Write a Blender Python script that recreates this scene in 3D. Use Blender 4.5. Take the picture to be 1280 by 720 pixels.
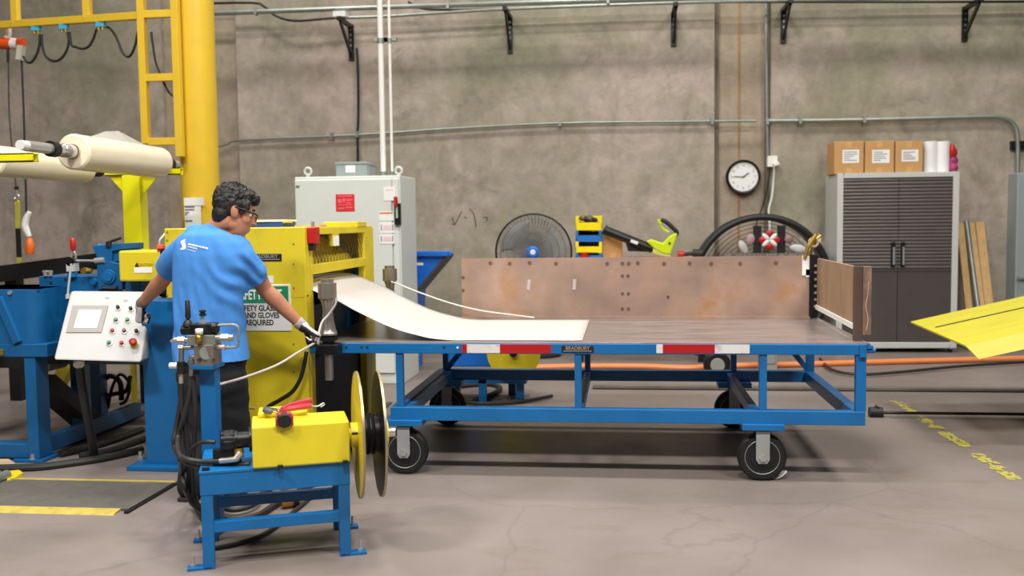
import bpy, bmesh, math, random
from mathutils import Vector, Matrix, noise
from mathutils.bvhtree import BVHTree
random.seed(7)
for o in list(bpy.data.objects): bpy.data.objects.remove(o)
scene = bpy.context.scene
col = scene.collection
V = Vector
PI = math.pi

# ------------------------------------------------------------------ camera
F, CH = 1200.0, 1.4
YAW, PITCH, ROLL = math.radians(6.65), math.radians(3.86), math.radians(-0.70)
_f = V((-math.sin(YAW)*math.cos(PITCH), math.cos(YAW)*math.cos(PITCH), -math.sin(PITCH)))
_r = V((math.cos(YAW), math.sin(YAW), 0)); _u = _r.cross(_f)
CR = _r*math.cos(ROLL) + _u*math.sin(ROLL)
CU = -_r*math.sin(ROLL) + _u*math.cos(ROLL)
CAMP = V((0, 0, CH))
cd = bpy.data.cameras.new('camera'); cam = bpy.data.objects.new('camera', cd); col.objects.link(cam)
M3 = Matrix((CR, CU, -_f)).transposed()
cam.matrix_world = Matrix.Translation(CAMP) @ M3.to_4x4()
cd.sensor_width = 36; cd.lens = 36*F/1280
cd.clip_end = 200
cd.dof.use_dof = True; cd.dof.focus_distance = 4.95; cd.dof.aperture_fstop = 2.2
scene.camera = cam

def ray(px, py): return CR*((px-640)/F) + CU*((360-py)/F) + _f
def P(px, py, Y):
    d = ray(px, py); return CAMP + d*(Y/d.y)
def G(px, py, z=0.0):
    d = ray(px, py); return CAMP + d*((z-CH)/d.z)
def PX(px, py, X):
    d = ray(px, py); return CAMP + d*(X/d.x)
def RP(px, py, pt, n):
    d = ray(px, py); return CAMP + d*((V(pt)-CAMP).dot(V(n))/d.dot(V(n)))

# ------------------------------------------------------------------ world, lights, exposure
w = bpy.data.worlds.new('world'); scene.world = w; w.use_nodes = True
bg = w.node_tree.nodes['Background']; bg.inputs[0].default_value = (0.95, 0.97, 1.0, 1); bg.inputs[1].default_value = 0.075
def area(name, loc, sx, sy, power, colr=(1, .97, .91), target=None):
    l = bpy.data.lights.new(name, 'AREA'); l.shape = 'RECTANGLE'; l.size = sx; l.size_y = sy; l.energy = power; l.color = colr
    o = bpy.data.objects.new(name, l); o.location = loc; col.objects.link(o)
    if target:
        o.rotation_euler = (V(target)-V(loc)).to_track_quat('-Z', 'Y').to_euler()
    return o
# ceiling high-bay lamps of the hall, all above the frame
for sx, x in (('left', -4.0), ('middle', -0.4), ('right', 3.4)):
    for sy, y, p in (('front', 0.4, 720), ('centre', 4.6, 310), ('rear', 8.7, 200)):
        area('high_bay_lamp_%s_%s_offscreen' % (sy, sx), (x, y, 6.8), 1.3, 0.6, p)
scene.view_settings.view_transform = 'Standard'; scene.view_settings.look = 'None'
scene.view_settings.gamma = 1.0; scene.view_settings.use_curve_mapping = False
scene.view_settings.exposure = -0.9

# ------------------------------------------------------------------ materials
def lin(c):
    return tuple((x/12.92 if x <= .04045 else ((x+.055)/1.055)**2.4) for x in (v/255 for v in c))
MATS = {}
def mat(name, rgb, rough=.5, metal=0.0, var=.10, scale=6, bump=0.0, bscale=60, dirt=None, dirt_amt=.5, dscale=3, coat=0.0, stretch=None, trans=0.0, alpha=1.0, emit=0):
    m = bpy.data.materials.new(name); m.use_nodes = True
    nt = m.node_tree; b = nt.nodes['Principled BSDF']; L = nt.links
    c = lin(rgb)
    b.inputs['Roughness'].default_value = rough; b.inputs['Metallic'].default_value = metal
    b.inputs['Coat Weight'].default_value = coat
    b.inputs['Transmission Weight'].default_value = trans; b.inputs['Alpha'].default_value = alpha
    tc = nt.nodes.new('ShaderNodeTexCoord'); mp = nt.nodes.new('ShaderNodeMapping'); L.new(tc.outputs['Object'], mp.inputs[0])
    if stretch: mp.inputs['Scale'].default_value = stretch
    n = nt.nodes.new('ShaderNodeTexNoise'); n.inputs['Scale'].default_value = scale; n.inputs['Detail'].default_value = 5
    L.new(mp.outputs[0], n.inputs['Vector'])
    r = nt.nodes.new('ShaderNodeValToRGB')
    r.color_ramp.elements[0].position = .3; r.color_ramp.elements[1].position = .7
    r.color_ramp.elements[0].color = (*[x*(1-var) for x in c], 1); r.color_ramp.elements[1].color = (*[min(1, x*(1+var)) for x in c], 1)
    L.new(n.outputs['Fac'], r.inputs[0]); out = r.outputs[0]
    if dirt:
        n2 = nt.nodes.new('ShaderNodeTexNoise'); n2.inputs['Scale'].default_value = dscale; n2.inputs['Detail'].default_value = 8; n2.inputs['Roughness'].default_value = .65
        L.new(mp.outputs[0], n2.inputs['Vector'])
        r2 = nt.nodes.new('ShaderNodeValToRGB'); r2.color_ramp.elements[0].position = .52; r2.color_ramp.elements[1].position = .72
        r2.color_ramp.elements[1].color = (dirt_amt,)*3+(1,)
        L.new(n2.outputs['Fac'], r2.inputs[0])
        mx = nt.nodes.new('ShaderNodeMix'); mx.data_type = 'RGBA'
        L.new(r2.outputs[0], mx.inputs[0]); L.new(out, mx.inputs[6]); mx.inputs[7].default_value = (*lin(dirt), 1); out = mx.outputs[2]
    L.new(out, b.inputs['Base Color'])
    if bump:
        n3 = nt.nodes.new('ShaderNodeTexNoise'); n3.inputs['Scale'].default_value = bscale; n3.inputs['Detail'].default_value = 4
        L.new(mp.outputs[0], n3.inputs['Vector'])
        bp = nt.nodes.new('ShaderNodeBump'); bp.inputs['Strength'].default_value = bump; bp.inputs['Distance'].default_value = .01
        L.new(n3.outputs['Fac'], bp.inputs['Height']); L.new(bp.outputs[0], b.inputs['Normal'])
    if emit:
        b.inputs['Emission Color'].default_value = (*c, 1); b.inputs['Emission Strength'].default_value = emit
    MATS[name] = m
    return m

BLUE = mat('blue_paint', (12, 104, 168), .38, var=.12, dirt=(40, 60, 85), dirt_amt=.35)
BLUE2 = mat('blue_machine_paint', (12, 92, 148), .42, var=.15, dirt=(25, 50, 80), dirt_amt=.4)
BLUEB = mat('bright_blue_paint', (20, 110, 215), .45, dirt=(30, 60, 110), dirt_amt=.3)
YEL = mat('yellow_paint', (226, 208, 44), .4, var=.05, dirt=(170, 150, 40), dirt_amt=.35)
YEL2 = mat('yellow_machine_paint', (224, 202, 40), .42, var=.05, dirt=(120, 105, 40), dirt_amt=.3, dscale=5)
YELC = mat('yellow_column_paint', (224, 186, 52), .35, var=.04)
YELB = mat('bright_yellow_paint', (244, 236, 20), .4, var=.04)
YELF = mat('lemon_yellow_tray_paint', (200, 190, 52), .45, var=.06, dirt=(150, 140, 40), dirt_amt=.5, stretch=(1, 5, 1))
BLK = mat('black_rubber', (22, 22, 24), .55, var=.25)
BLKM = mat('black_metal', (26, 26, 28), .4, metal=.3, var=.2)
DARK = mat('oily_dark_steel', (50, 52, 56), .55, metal=.3, var=.25)
HOSE = mat('black_hose_rubber', (44, 43, 42), .5, var=.2)
STEEL = mat('bright_steel', (190, 188, 184), .3, metal=.6, var=.12)
STEELW = mat('worn_steel', (164, 156, 148), .32, metal=.75, var=.25, dirt=(80, 65, 50), dirt_amt=.5)
CHROME = mat('chrome', (206, 206, 208), .2, metal=.7, var=.05)
GALV = mat('galvanised_steel', (150, 156, 150), .45, metal=.6, var=.12)
CGREY = mat('light_grey_enclosure_paint', (214, 219, 215), .45, var=.02)
CGREYD = mat('grey_enclosure_paint', (150, 160, 162), .45, var=.04)
CONS = mat('white_console_paint', (182, 181, 180), .4, var=.015)
WHITE = mat('white_paint', (232, 231, 228), .5, var=.03)
PAPER = mat('white_paper', (238, 238, 238), .7, var=.02)
RED = mat('red_paint', (182, 26, 28), .4, var=.08)
REDL = mat('red_label', (222, 40, 52), .5, var=.05)
PINKL = mat('pale_pink_print', (235, 205, 208), .6, var=.03)
ORANGE = mat('orange_plastic', (226, 110, 40), .45, var=.08)
ORED = mat('orange_red_hoist_paint', (226, 84, 32), .4, var=.08)
GREEN = mat('green_sign_print', (30, 138, 92), .5, var=.03)
GREENB = mat('green_button', (60, 140, 95), .4, var=.05)
SHEET = mat('galvanised_sheet', (206, 200, 195), .5, metal=.0, var=.03, scale=2, coat=.1)
DECK = mat('steel_deck', (150, 139, 135), .28, metal=.35, var=.22, scale=3, dirt=(70, 58, 52), dirt_amt=.6, dscale=2.5, stretch=(1, 4, 1))
RUST = mat('rusty_brown_steel_plate', (160, 134, 120), .5, metal=.15, var=.3, scale=3.0, dirt=(172, 122, 78), dirt_amt=.85, dscale=3.2, bump=.1)
RUST2 = mat('tan_wooden_plate', (152, 124, 96), .6, var=.2, scale=4, dirt=(100, 76, 56), dirt_amt=.6, stretch=(1, 1, .4))
RUSTE = mat('weathered_brown_edge', (118, 92, 76), .65, var=.25, scale=10, dirt=(170, 140, 120), dirt_amt=.5, dscale=12)
CARD = mat('cardboard', (196, 150, 96), .75, var=.05)
CARDT = mat('parcel_tape', (206, 164, 110), .4, var=.03)
WOOD = mat('pine_plank', (205, 168, 112), .65, var=.14, scale=5, stretch=(6, 6, .6))
FILM = mat('cream_stretch_film', (246, 234, 208), .3, var=.03, coat=.5)
FILMC = mat('clear_film_wrap', (240, 240, 235), .15, alpha=.35, var=.02)
SKIN = mat('skin', (196, 134, 104), .5, var=.09, scale=14, bump=.05, bscale=200)
HAIR = mat('black_hair', (24, 21, 20), .5, var=.5, scale=60, bump=.6, bscale=140, dirt=(95, 92, 92), dirt_amt=.5, dscale=45)
SHIRT = mat('blue_cotton', (72, 142, 222), .85, var=.07, scale=5, bump=.15, bscale=30)
PANTS = mat('black_trousers', (25, 26, 32), .85, var=.2, bump=.2, bscale=25)
GLOVE = mat('grey_white_glove', (196, 190, 192), .8, var=.12, scale=25, bump=.2, bscale=80)
GLOVEB = mat('black_glove_palm', (38, 37, 40), .7, var=.2, bump=.2)
MATG = mat('grey_rubber_mat', (92, 88, 82), .75, var=.12, scale=10, bump=.4, bscale=70)
MATY = mat('worn_yellow_mat_edge', (188, 166, 76), .7, var=.15, scale=14, bump=.5, bscale=50, dirt=(120, 108, 60), dirt_amt=.5, dscale=20)
LIME = mat('lime_green_plastic', (206, 226, 20), .4, var=.05)
BINY = mat('yellow_plastic_bin', (246, 226, 10), .4, var=.03)
BINB = mat('blue_plastic_bin', (30, 112, 196), .4, var=.03)
BRASS = mat('brass', (186, 150, 70), .35, metal=.8, var=.15)
CORK = mat('dusty_tan', (190, 165, 135), .6, var=.2)
FANG = mat('grey_fan_wire', (112, 112, 112), .5, metal=.2, var=.05)
SCREEN = mat('pale_touch_screen', (222, 220, 222), .3, var=.01)
BEZEL = mat('warm_grey_bezel', (150, 145, 142), .45, var=.02)
CORR = mat('graphite_corrugated_door', (98, 92, 90), .36, metal=.45, var=.06)
CABW = mat('light_grey_cabinet_frame', (205, 206, 203), .4, metal=.1, var=.03)
ROPE = mat('white_cord', (232, 228, 220), .7, var=.05)
NPL = mat('dark_nameplate', (48, 46, 50), .4, metal=.4, var=.1)
NPT = mat('nameplate_letters', (176, 160, 146), .4, metal=.4, var=.1)
INK = mat('black_print', (28, 28, 30), .6, var=.05)
GINK = mat('grey_print', (120, 120, 122), .6, var=.05)
YINK = mat('dull_olive_print', (150, 132, 30), .6, var=.05)
OCH = mat('orange_hose', (235, 140, 80), .5, var=.05)
SLING = mat('olive_yellow_webbing', (170, 165, 60), .8, var=.12)
BLUEP = mat('blue_binder', (38, 74, 165), .5, var=.05)
CYAN = mat('cyan_trolley', (70, 170, 205), .4, var=.06)
GLASS = mat('dark_lens', (30, 30, 34), .35, var=.05)
MAGEN = mat('patterned_magenta_cloth', (170, 60, 110), .8, var=.5, scale=30, dirt=(30, 40, 90), dirt_amt=.9, dscale=18)
MESHY = mat('yellow_expanded_metal', (240, 214, 40), .45, var=.08)
DISCY = mat('yellow_disc_paint', (232, 208, 46), .35, var=.08, dirt=(190, 150, 40), dirt_amt=.5)
RIM = mat('bare_rim', (176, 160, 124), .35, metal=.6, var=.1)

def wall_mat(name, c1, c2, c3, stain):
    m = bpy.data.materials.new(name); m.use_nodes = True; nt = m.node_tree; L = nt.links; b = nt.nodes['Principled BSDF']
    b.inputs['Roughness'].default_value = .88
    tc = nt.nodes.new('ShaderNodeTexCoord')
    def nz(scale, detail, rough=.6, sc=(1, 1, 1), dist=0.0):
        mp = nt.nodes.new('ShaderNodeMapping'); mp.inputs['Scale'].default_value = sc; L.new(tc.outputs['Object'], mp.inputs[0])
        n = nt.nodes.new('ShaderNodeTexNoise'); n.inputs['Scale'].default_value = scale; n.inputs['Detail'].default_value = detail
        n.inputs['Roughness'].default_value = rough; n.inputs['Distortion'].default_value = dist; L.new(mp.outputs[0], n.inputs['Vector']); return n.outputs['Fac']
    def ramp(fac, p0, p1, a=(0, 0, 0, 1), bb=(1, 1, 1, 1)):
        r = nt.nodes.new('ShaderNodeValToRGB'); r.color_ramp.elements[0].position = p0; r.color_ramp.elements[1].position = p1
        r.color_ramp.elements[0].color = a; r.color_ramp.elements[1].color = bb; L.new(fac, r.inputs[0]); return r.outputs[0]
    def mix(fac, a, bb, mode='MIX'):
        x = nt.nodes.new('ShaderNodeMix'); x.data_type = 'RGBA'; x.blend_type = mode
        if isinstance(fac, float): x.inputs[0].default_value = fac
        else: L.new(fac, x.inputs[0])
        for s, v in ((6, a), (7, bb)):
            if isinstance(v, tuple): x.inputs[s].default_value = (*lin(v), 1)
            else: L.new(v, x.inputs[s])
        return x.outputs[2]
    base = mix(ramp(nz(.42, 6), .40, .60), c1, c2)
    base = mix(ramp(nz(1.6, 8, .7, dist=.6), .45, .75), base, c3)
    base = mix(ramp(nz(.9, 8, .7, (1.5, 1, .6), .5), .52, .8, bb=(.8, .8, .8, 1)), base, stain)
    base = mix(ramp(nz(3.0, 9, .8, dist=1.6), .62, .76, bb=(.5, .5, .5, 1)), base, (206, 196, 188))
    base = mix(ramp(nz(1.1, 9, .8, (1, 1, 1), 1.2), .56, .70, bb=(.7, .7, .7, 1)), base, (112, 108, 92))
    fine = ramp(nz(5, 9, .75, dist=.4), .3, .72, (.60, .60, .60, 1), (1.12, 1.12, 1.12, 1))
    base = mix(.7, base, fine, 'MULTIPLY')
    L.new(base, b.inputs['Base Color'])
    bp = nt.nodes.new('ShaderNodeBump'); bp.inputs['Strength'].default_value = .25; bp.inputs['Distance'].default_value = .02
    L.new(nz(7, 8), bp.inputs['Height']); L.new(bp.outputs[0], b.inputs['Normal'])
    return m
WALL = wall_mat('concrete_wall', (156, 151, 130), (194, 177, 168), (144, 139, 118), (118, 112, 94))
WALLP = wall_mat('concrete_infill', (172, 158, 140), (182, 164, 150), (160, 148, 122), (140, 120, 88))

def floor_mat():
    m = bpy.data.materials.new('polished_concrete_floor'); m.use_nodes = True; nt = m.node_tree; L = nt.links; b = nt.nodes['Principled BSDF']
    tc = nt.nodes.new('ShaderNodeTexCoord')
    def nz(scale, detail, rough=.6, sc=(1, 1, 1), dist=0.0):
        mp = nt.nodes.new('ShaderNodeMapping'); mp.inputs['Scale'].default_value = sc; L.new(tc.outputs['Object'], mp.inputs[0])
        n = nt.nodes.new('ShaderNodeTexNoise'); n.inputs['Scale'].default_value = scale; n.inputs['Detail'].default_value = detail
        n.inputs['Roughness'].default_value = rough; n.inputs['Distortion'].default_value = dist; L.new(mp.outputs[0], n.inputs['Vector']); return n.outputs['Fac']
    def ramp(fac, p0, p1, a, bb):
        r = nt.nodes.new('ShaderNodeValToRGB'); r.color_ramp.elements[0].position = p0; r.color_ramp.elements[1].position = p1
        r.color_ramp.elements[0].color = a; r.color_ramp.elements[1].color = bb; L.new(fac, r.inputs[0]); return r.outputs[0]
    K = lambda v: (v, v, v, 1)
    c = ramp(nz(.8, 7, .6), .35, .66, (*lin((121, 110, 105)), 1), (*lin((137, 126, 122)), 1))
    mx = nt.nodes.new('ShaderNodeMix'); mx.data_type = 'RGBA'; L.new(ramp(nz(2.4, 9, .7, (1, 2.0, 1), .5), .55, .75, K(0), K(.6)), mx.inputs[0]); L.new(c, mx.inputs[6]); mx.inputs[7].default_value = (*lin((112, 104, 88)), 1)
    m2 = nt.nodes.new('ShaderNodeMix'); m2.data_type = 'RGBA'; L.new(ramp(nz(22, 6, .7), .74, .82, K(0), K(.5)), m2.inputs[0]); L.new(mx.outputs[2], m2.inputs[6]); m2.inputs[7].default_value = (*lin((185, 178, 170)), 1)
    # hairline cracks
    vo = nt.nodes.new('ShaderNodeTexVoronoi'); vo.feature = 'DISTANCE_TO_EDGE'; vo.inputs['Scale'].default_value = .42
    nd = nt.nodes.new('ShaderNodeTexNoise'); nd.inputs['Scale'].default_value = 3; nd.inputs['Detail'].default_value = 6; L.new(tc.outputs['Object'], nd.inputs['Vector'])
    ad = nt.nodes.new('ShaderNodeMix'); ad.data_type = 'RGBA'; ad.blend_type = 'ADD'; ad.inputs[0].default_value = .22; L.new(tc.outputs['Object'], ad.inputs[6]); L.new(nd.outputs['Color'], ad.inputs[7])
    L.new(ad.outputs[2], vo.inputs['Vector'])
    m3 = nt.nodes.new('ShaderNodeMix'); m3.data_type = 'RGBA'; L.new(ramp(vo.outputs['Distance'], 0.0, .0016, K(.22), K(0)), m3.inputs[0]); L.new(m2.outputs[2], m3.inputs[6]); m3.inputs[7].default_value = (*lin((84, 76, 68)), 1)
    L.new(m3.outputs[2], b.inputs['Base Color'])
    L.new(ramp(nz(1.5, 6), .3, .7, K(.34), K(.55)), b.inputs['Roughness'])
    b.inputs['Specular IOR Level'].default_value = .35
    bp = nt.nodes.new('ShaderNodeBump'); bp.inputs['Strength'].default_value = .08; bp.inputs['Distance'].default_value = .01
    L.new(nz(30, 6), bp.inputs['Height']); L.new(bp.outputs[0], b.inputs['Normal'])
    return m
FLOOR = floor_mat()

# ------------------------------------------------------------------ mesh helpers
def catmull(pts, k=6, closed=False):
    pts = [V(p) for p in pts]
    if len(pts) < 3: return pts
    out = []
    n = len(pts)
    for i in range(n if closed else n-1):
        if closed: p0, p1, p2, p3 = pts[i-1], pts[i], pts[(i+1) % n], pts[(i+2) % n]
        else: p0, p1, p2, p3 = pts[max(i-1, 0)], pts[i], pts[i+1], pts[min(i+2, n-1)]
        for j in range(k):
            t = j/k
            out.append(.5*((2*p1)+(p2-p0)*t+(2*p0-5*p1+4*p2-p3)*t*t+(3*p1-p0-3*p2+p3)*t**3))
    if not closed: out.append(pts[-1])
    return out
def perp(a):
    a = V(a).normalized()
    t = V((0, 0, 1)) if abs(a.z) < .9 else V((1, 0, 0))
    u = a.cross(t).normalized(); return u, a.cross(u).normalized()

class MB:
    def __init__(s, M=None): s.v = []; s.f = []; s.s = []; s.m = []; s.M = M
    def add(s, vs, fs, smooth=False, mi=0):
        k = len(s.v)
        s.v += [(s.M @ V(p)) if s.M else V(p) for p in vs]
        for f in fs: s.f.append([i+k for i in f]); s.s.append(smooth); s.m.append(mi)
        return s
    def bb(s, x0, x1, y0, y1, z0, z1, mi=0):
        vs = [(x, y, z) for x in (x0, x1) for y in (y0, y1) for z in (z0, z1)]
        return s.add(vs, [(0, 1, 3, 2), (4, 6, 7, 5), (0, 4, 5, 1), (2, 3, 7, 6), (0, 2, 6, 4), (1, 5, 7, 3)], mi=mi)
    def box(s, c, sz, R=None, mi=0):
        R = R or Matrix.Identity(3); c = V(c)
        vs = [c + R @ V((x*sz[0]/2, y*sz[1]/2, z*sz[2]/2)) for x in (-1, 1) for y in (-1, 1) for z in (-1, 1)]
        return s.add(vs, [(0, 1, 3, 2), (4, 6, 7, 5), (0, 4, 5, 1), (2, 3, 7, 6), (0, 2, 6, 4), (1, 5, 7, 3)], mi=mi)
    def beam(s, p0, p1, w, h, up=(0, 0, 1), mi=0):
        p0, p1 = V(p0), V(p1); d = (p1-p0).normalized(); up = V(up)
        if abs(d.dot(up)) > .98: up = V((0, 1, 0))
        sx = d.cross(up).normalized(); uz = sx.cross(d)
        vs = [p + sx*a*w/2 + uz*b*h/2 for p in (p0, p1) for a in (-1, 1) for b in (-1, 1)]
        return s.add(vs, [(0, 1, 3, 2), (4, 6, 7, 5), (0, 4, 5, 1), (2, 3, 7, 6), (0, 2, 6, 4), (1, 5, 7, 3)], mi=mi)
    def lathe(s, o, axis, prof, n=20, caps=True, mi=0, smooth=True):
        o = V(o); a = V(axis).normalized(); u, w_ = perp(a)
        vs = []; fs = []
        for t, r in prof:
            for i in range(n):
                th = 2*PI*i/n; vs.append(o + a*t + (u*math.cos(th)+w_*math.sin(th))*r)
        for j in range(len(prof)-1):
            for i in range(n):
                fs.append((j*n+i, j*n+(i+1) % n, (j+1)*n+(i+1) % n, (j+1)*n+i))
        s.add(vs, fs, smooth, mi)
        if caps:
            k = len(vs); s.add(vs[:n], [tuple(range(n))[::-1]], False, mi); s.add(vs[-n:], [tuple(range(n))], False, mi)
        return s
    def cyl(s, p0, p1, r0, r1=None, n=14, mi=0):
        p0, p1 = V(p0), V(p1); return s.lathe(p0, p1-p0, [(0, r0), ((p1-p0).length, r0 if r1 is None else r1)], n, mi=mi)
    def tube(s, pts, r, n=8, k=6, closed=False, mi=0, smoothpath=True):
        pp = catmull(pts, k, closed) if smoothpath else [V(p) for p in pts]
        N = len(pp); vs = []; fs = []; u = None
        for i, p in enumerate(pp):
            a = pp[(i+1) % N] if (closed or i < N-1) else p
            b = pp[i-1] if (closed or i > 0) else p
            d = (a-b).normalized()
            if u is None: u, _ = perp(d)
            u = (u - d*u.dot(d)).normalized(); w_ = d.cross(u)
            rr = r(i/(N-1)) if callable(r) else r
            for j in range(n):
                th = 2*PI*j/n; vs.append(p+(u*math.cos(th)+w_*math.sin(th))*rr)
        for i in range(N if closed else N-1):
            for j in range(n):
                a, b = i*n+j, i*n+(j+1) % n; c, d = ((i+1) % N)*n+(j+1) % n, ((i+1) % N)*n+j
                fs.append((a, b, c, d))
        s.add(vs, fs, True, mi)
        if not closed: s.add(vs[:n], [tuple(range(n))[::-1]], False, mi); s.add(vs[-n:], [tuple(range(n))], False, mi)
        return s
    def prism(s, pts, vec, mi=0):
        pts = [V(p) for p in pts]; vec = V(vec); n = len(pts)
        vs = pts+[p+vec for p in pts]
        fs = [tuple(range(n))[::-1], tuple(range(n, 2*n))]+[(i, (i+1) % n, n+(i+1) % n, n+i) for i in range(n)]
        return s.add(vs, fs, mi=mi)
    def ell(s, c, r, R=None, n=16, m=10, mi=0):
        R = R or Matrix.Identity(3); c = V(c); r = (r, r, r) if not hasattr(r, '__len__') else r
        vs = []; fs = []
        for j in range(m+1):
            ph = PI*j/m
            for i in range(n):
                th = 2*PI*i/n
                vs.append(c + R @ V((r[0]*math.sin(ph)*math.cos(th), r[1]*math.sin(ph)*math.sin(th), r[2]*math.cos(ph))))
        for j in range(m):
            for i in range(n):
                a, b, cc, d = j*n+i, j*n+(i+1) % n, (j+1)*n+(i+1) % n, (j+1)*n+i
                fs.append((a, d, cc, b))
        return s.add(vs, fs, True, mi)
    def cap(s, p0, r0, p1, r1, n=14, mi=0):      # tapered capsule
        p0, p1 = V(p0), V(p1); L_ = (p1-p0).length
        prof = [(-r0*math.cos(a), r0*math.sin(a)) for a in [PI/2*i/4 for i in range(1, 5)]]
        prof += [(L_+r1*math.sin(a), r1*math.cos(a)) for a in [PI/2*i/4 for i in range(0, 4)]]
        prof = [(-r0, r0*.01)]+prof+[(L_+r1, r1*.01)]
        return s.lathe(p0, p1-p0, prof, n, mi=mi)
    def torus(s, c, axis, R_, r, n=48, m=8, mi=0):
        u, w_ = perp(axis); c = V(c)
        return s.tube([c+(u*math.cos(2*PI*i/n)+w_*math.sin(2*PI*i/n))*R_ for i in range(n)], r, m, closed=True, smoothpath=False, mi=mi)
    def surf(s, fn, nu, nv, smooth=True, mi=0):
        vs = [fn(i/nu, j/nv) for i in range(nu+1) for j in range(nv+1)]
        fs = [(i*(nv+1)+j, (i+1)*(nv+1)+j, (i+1)*(nv+1)+j+1, i*(nv+1)+j+1) for i in range(nu) for j in range(nv)]
        return s.add(vs, fs, smooth, mi)
    def loft(s, rings, smooth=True, caps=True, mi=0):
        n = len(rings[0]); vs = [V(p) for r in rings for p in r]; fs = []
        for j in range(len(rings)-1):
            for i in range(n): fs.append((j*n+i, j*n+(i+1) % n, (j+1)*n+(i+1) % n, (j+1)*n+i))
        s.add(vs, fs, smooth, mi)
        if caps: s.add(vs[:n], [tuple(range(n))[::-1]], smooth, mi); s.add(vs[-n:], [tuple(range(n))], smooth, mi)
        return s
    def mesh(s, name='m', inv=None):
        me = bpy.data.meshes.new(name)
        me.from_pydata([tuple((inv @ p) if inv else p) for p in s.v], [], s.f)
        me.polygons.foreach_set('use_smooth', s.s); me.polygons.foreach_set('material_index', s.m)
        bm = bmesh.new(); bm.from_mesh(me); bmesh.ops.remove_doubles(bm, verts=bm.verts, dist=1e-6); bmesh.ops.recalc_face_normals(bm, faces=bm.faces)
        for e_ in bm.edges:
            if len(e_.link_faces) == 2 and e_.calc_face_angle(0) > .7: e_.smooth = False
        bm.to_mesh(me); bm.free()
        me.update(); return me
    def build(s, name, mt, parent=None, bevel=0.0, solid=0.0):
        root = parent
        while root is not None and root.parent is not None: root = root.parent
        if root is not None: inv = root.matrix_basis.inverted(); loc = None
        else:
            mn = [min(p[i] for p in s.v) for i in range(3)]; mx_ = [max(p[i] for p in s.v) for i in range(3)]
            loc = V(((mn[0]+mx_[0])/2, (mn[1]+mx_[1])/2, mn[2])); inv = Matrix.Translation(-loc)
        o = bpy.data.objects.new(name, s.mesh(name, inv)); col.objects.link(o)
        if loc is not None: o.location = loc
        o.parent = parent
        for m_ in (mt if isinstance(mt, (list, tuple)) else [mt]): o.data.materials.append(m_)
        if solid:
            md = o.modifiers.new('solid', 'SOLIDIFY'); md.thickness = solid; md.offset = 0
        if bevel:
            md = o.modifiers.new('bevel', 'BEVEL'); md.width = bevel; md.segments = 2; md.limit_method = 'ANGLE'; md.angle_limit = math.radians(50)
        return o

def tag(o, label=None, cat=None, group=None, kind=None):
    if label: o['label'] = label
    if cat: o['category'] = cat
    if group: o['group'] = group
    if kind: o['kind'] = kind
    return o
def thing(name, label, cat, loc=(0, 0, 0), rz=0.0, group=None):
    o = bpy.data.objects.new(name, None); col.objects.link(o); o.location = loc; o.rotation_euler = (0, 0, rz); o.empty_display_size = .1
    return tag(o, label, cat, group)
def text(s, size, org, xd, ud, mt, parent, name, ext=.0006, align='CENTER', sx=1.0, bold=0.0):
    cu = bpy.data.curves.new('txt', 'FONT'); cu.body = s; cu.size = size; cu.align_x = align; cu.align_y = 'CENTER'; cu.extrude = ext; cu.offset = bold; cu.resolution_u = 3
    t = bpy.data.objects.new('txt', cu); col.objects.link(t)
    dg = bpy.context.evaluated_depsgraph_get(); me = bpy.data.meshes.new_from_object(t.evaluated_get(dg))
    bpy.data.objects.remove(t)
    xd = V(xd).normalized(); ud = V(ud).normalized(); nd = xd.cross(ud)
    b = MB(); b.add([V(org)+xd*(v.co.x*sx)+ud*v.co.y+nd*v.co.z for v in me.vertices], [list(p.vertices) for p in me.polygons])
    return b.build(name, mt, parent)
def remesh(mb, voxel, smooth=8, name='body'):
    o = bpy.data.objects.new('tmp', mb.mesh('tmp')); col.objects.link(o)
    md = o.modifiers.new('r', 'REMESH'); md.mode = 'VOXEL'; md.voxel_size = voxel
    if smooth:
        ms = o.modifiers.new('s', 'SMOOTH'); ms.iterations = smooth; ms.factor = .5
    dg = bpy.context.evaluated_depsgraph_get(); me = bpy.data.meshes.new_from_object(o.evaluated_get(dg)); me.name = name
    bpy.data.objects.remove(o); return me
def place_mesh(me, name, mt, parent):
    root = parent
    while root.parent is not None: root = root.parent
    me.transform(root.matrix_basis.inverted())
    o = bpy.data.objects.new(name, me); col.objects.link(o); o.parent = parent
    me.materials.clear()
    for m_ in (mt if isinstance(mt, (list, tuple)) else [mt]): me.materials.append(m_)
    me.polygons.foreach_set('use_smooth', [True]*len(me.polygons)); return o
def one(mb, name, mt, label, cat, group=None, bevel=0.0, **k):
    return tag(mb.build(name, mt, None, bevel, **k), label, cat, group)
X, Yv, Z = V((1, 0, 0)), V((0, 1, 0)), V((0, 0, 1))

# ================================================================== THE SETTING
WY = 11.0
tag(MB().bb(-13, 11, -5, 11.6, -.2, 0).build('floor', FLOOR), kind='structure')
ra0, ra1 = P(205, 150, WY).x, P(298, 150, WY).x
rb0, rb1 = P(893, 150, WY).x, P(963, 150, WY).x
wb = MB()
for a, b in ((-13, ra0), (ra1, rb0), (rb1, 11)): wb.bb(a, b, WY, WY+.4, 0, 6.5)
wallo = tag(wb.build('wall_back', WALL), kind='structure'); 
for i, (a, b) in enumerate(((ra0, ra1), (rb0, rb1))):
    t = MB().bb(a, b, WY+.09, WY+.35, 0, 6.5)
    t = tag(t.build('trim_%d' % (i+1), WALLP), kind='structure')
m_ = P(925, 150, WY).x
s_ = MB().bb(m_-.012, m_+.012, WY+.083, WY+.10, 0, 6.4).build('sealant_joint', mat('rusty_sealant', (160, 120, 80), .8, var=.3, stretch=(1, 1, .3)), t)
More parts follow.
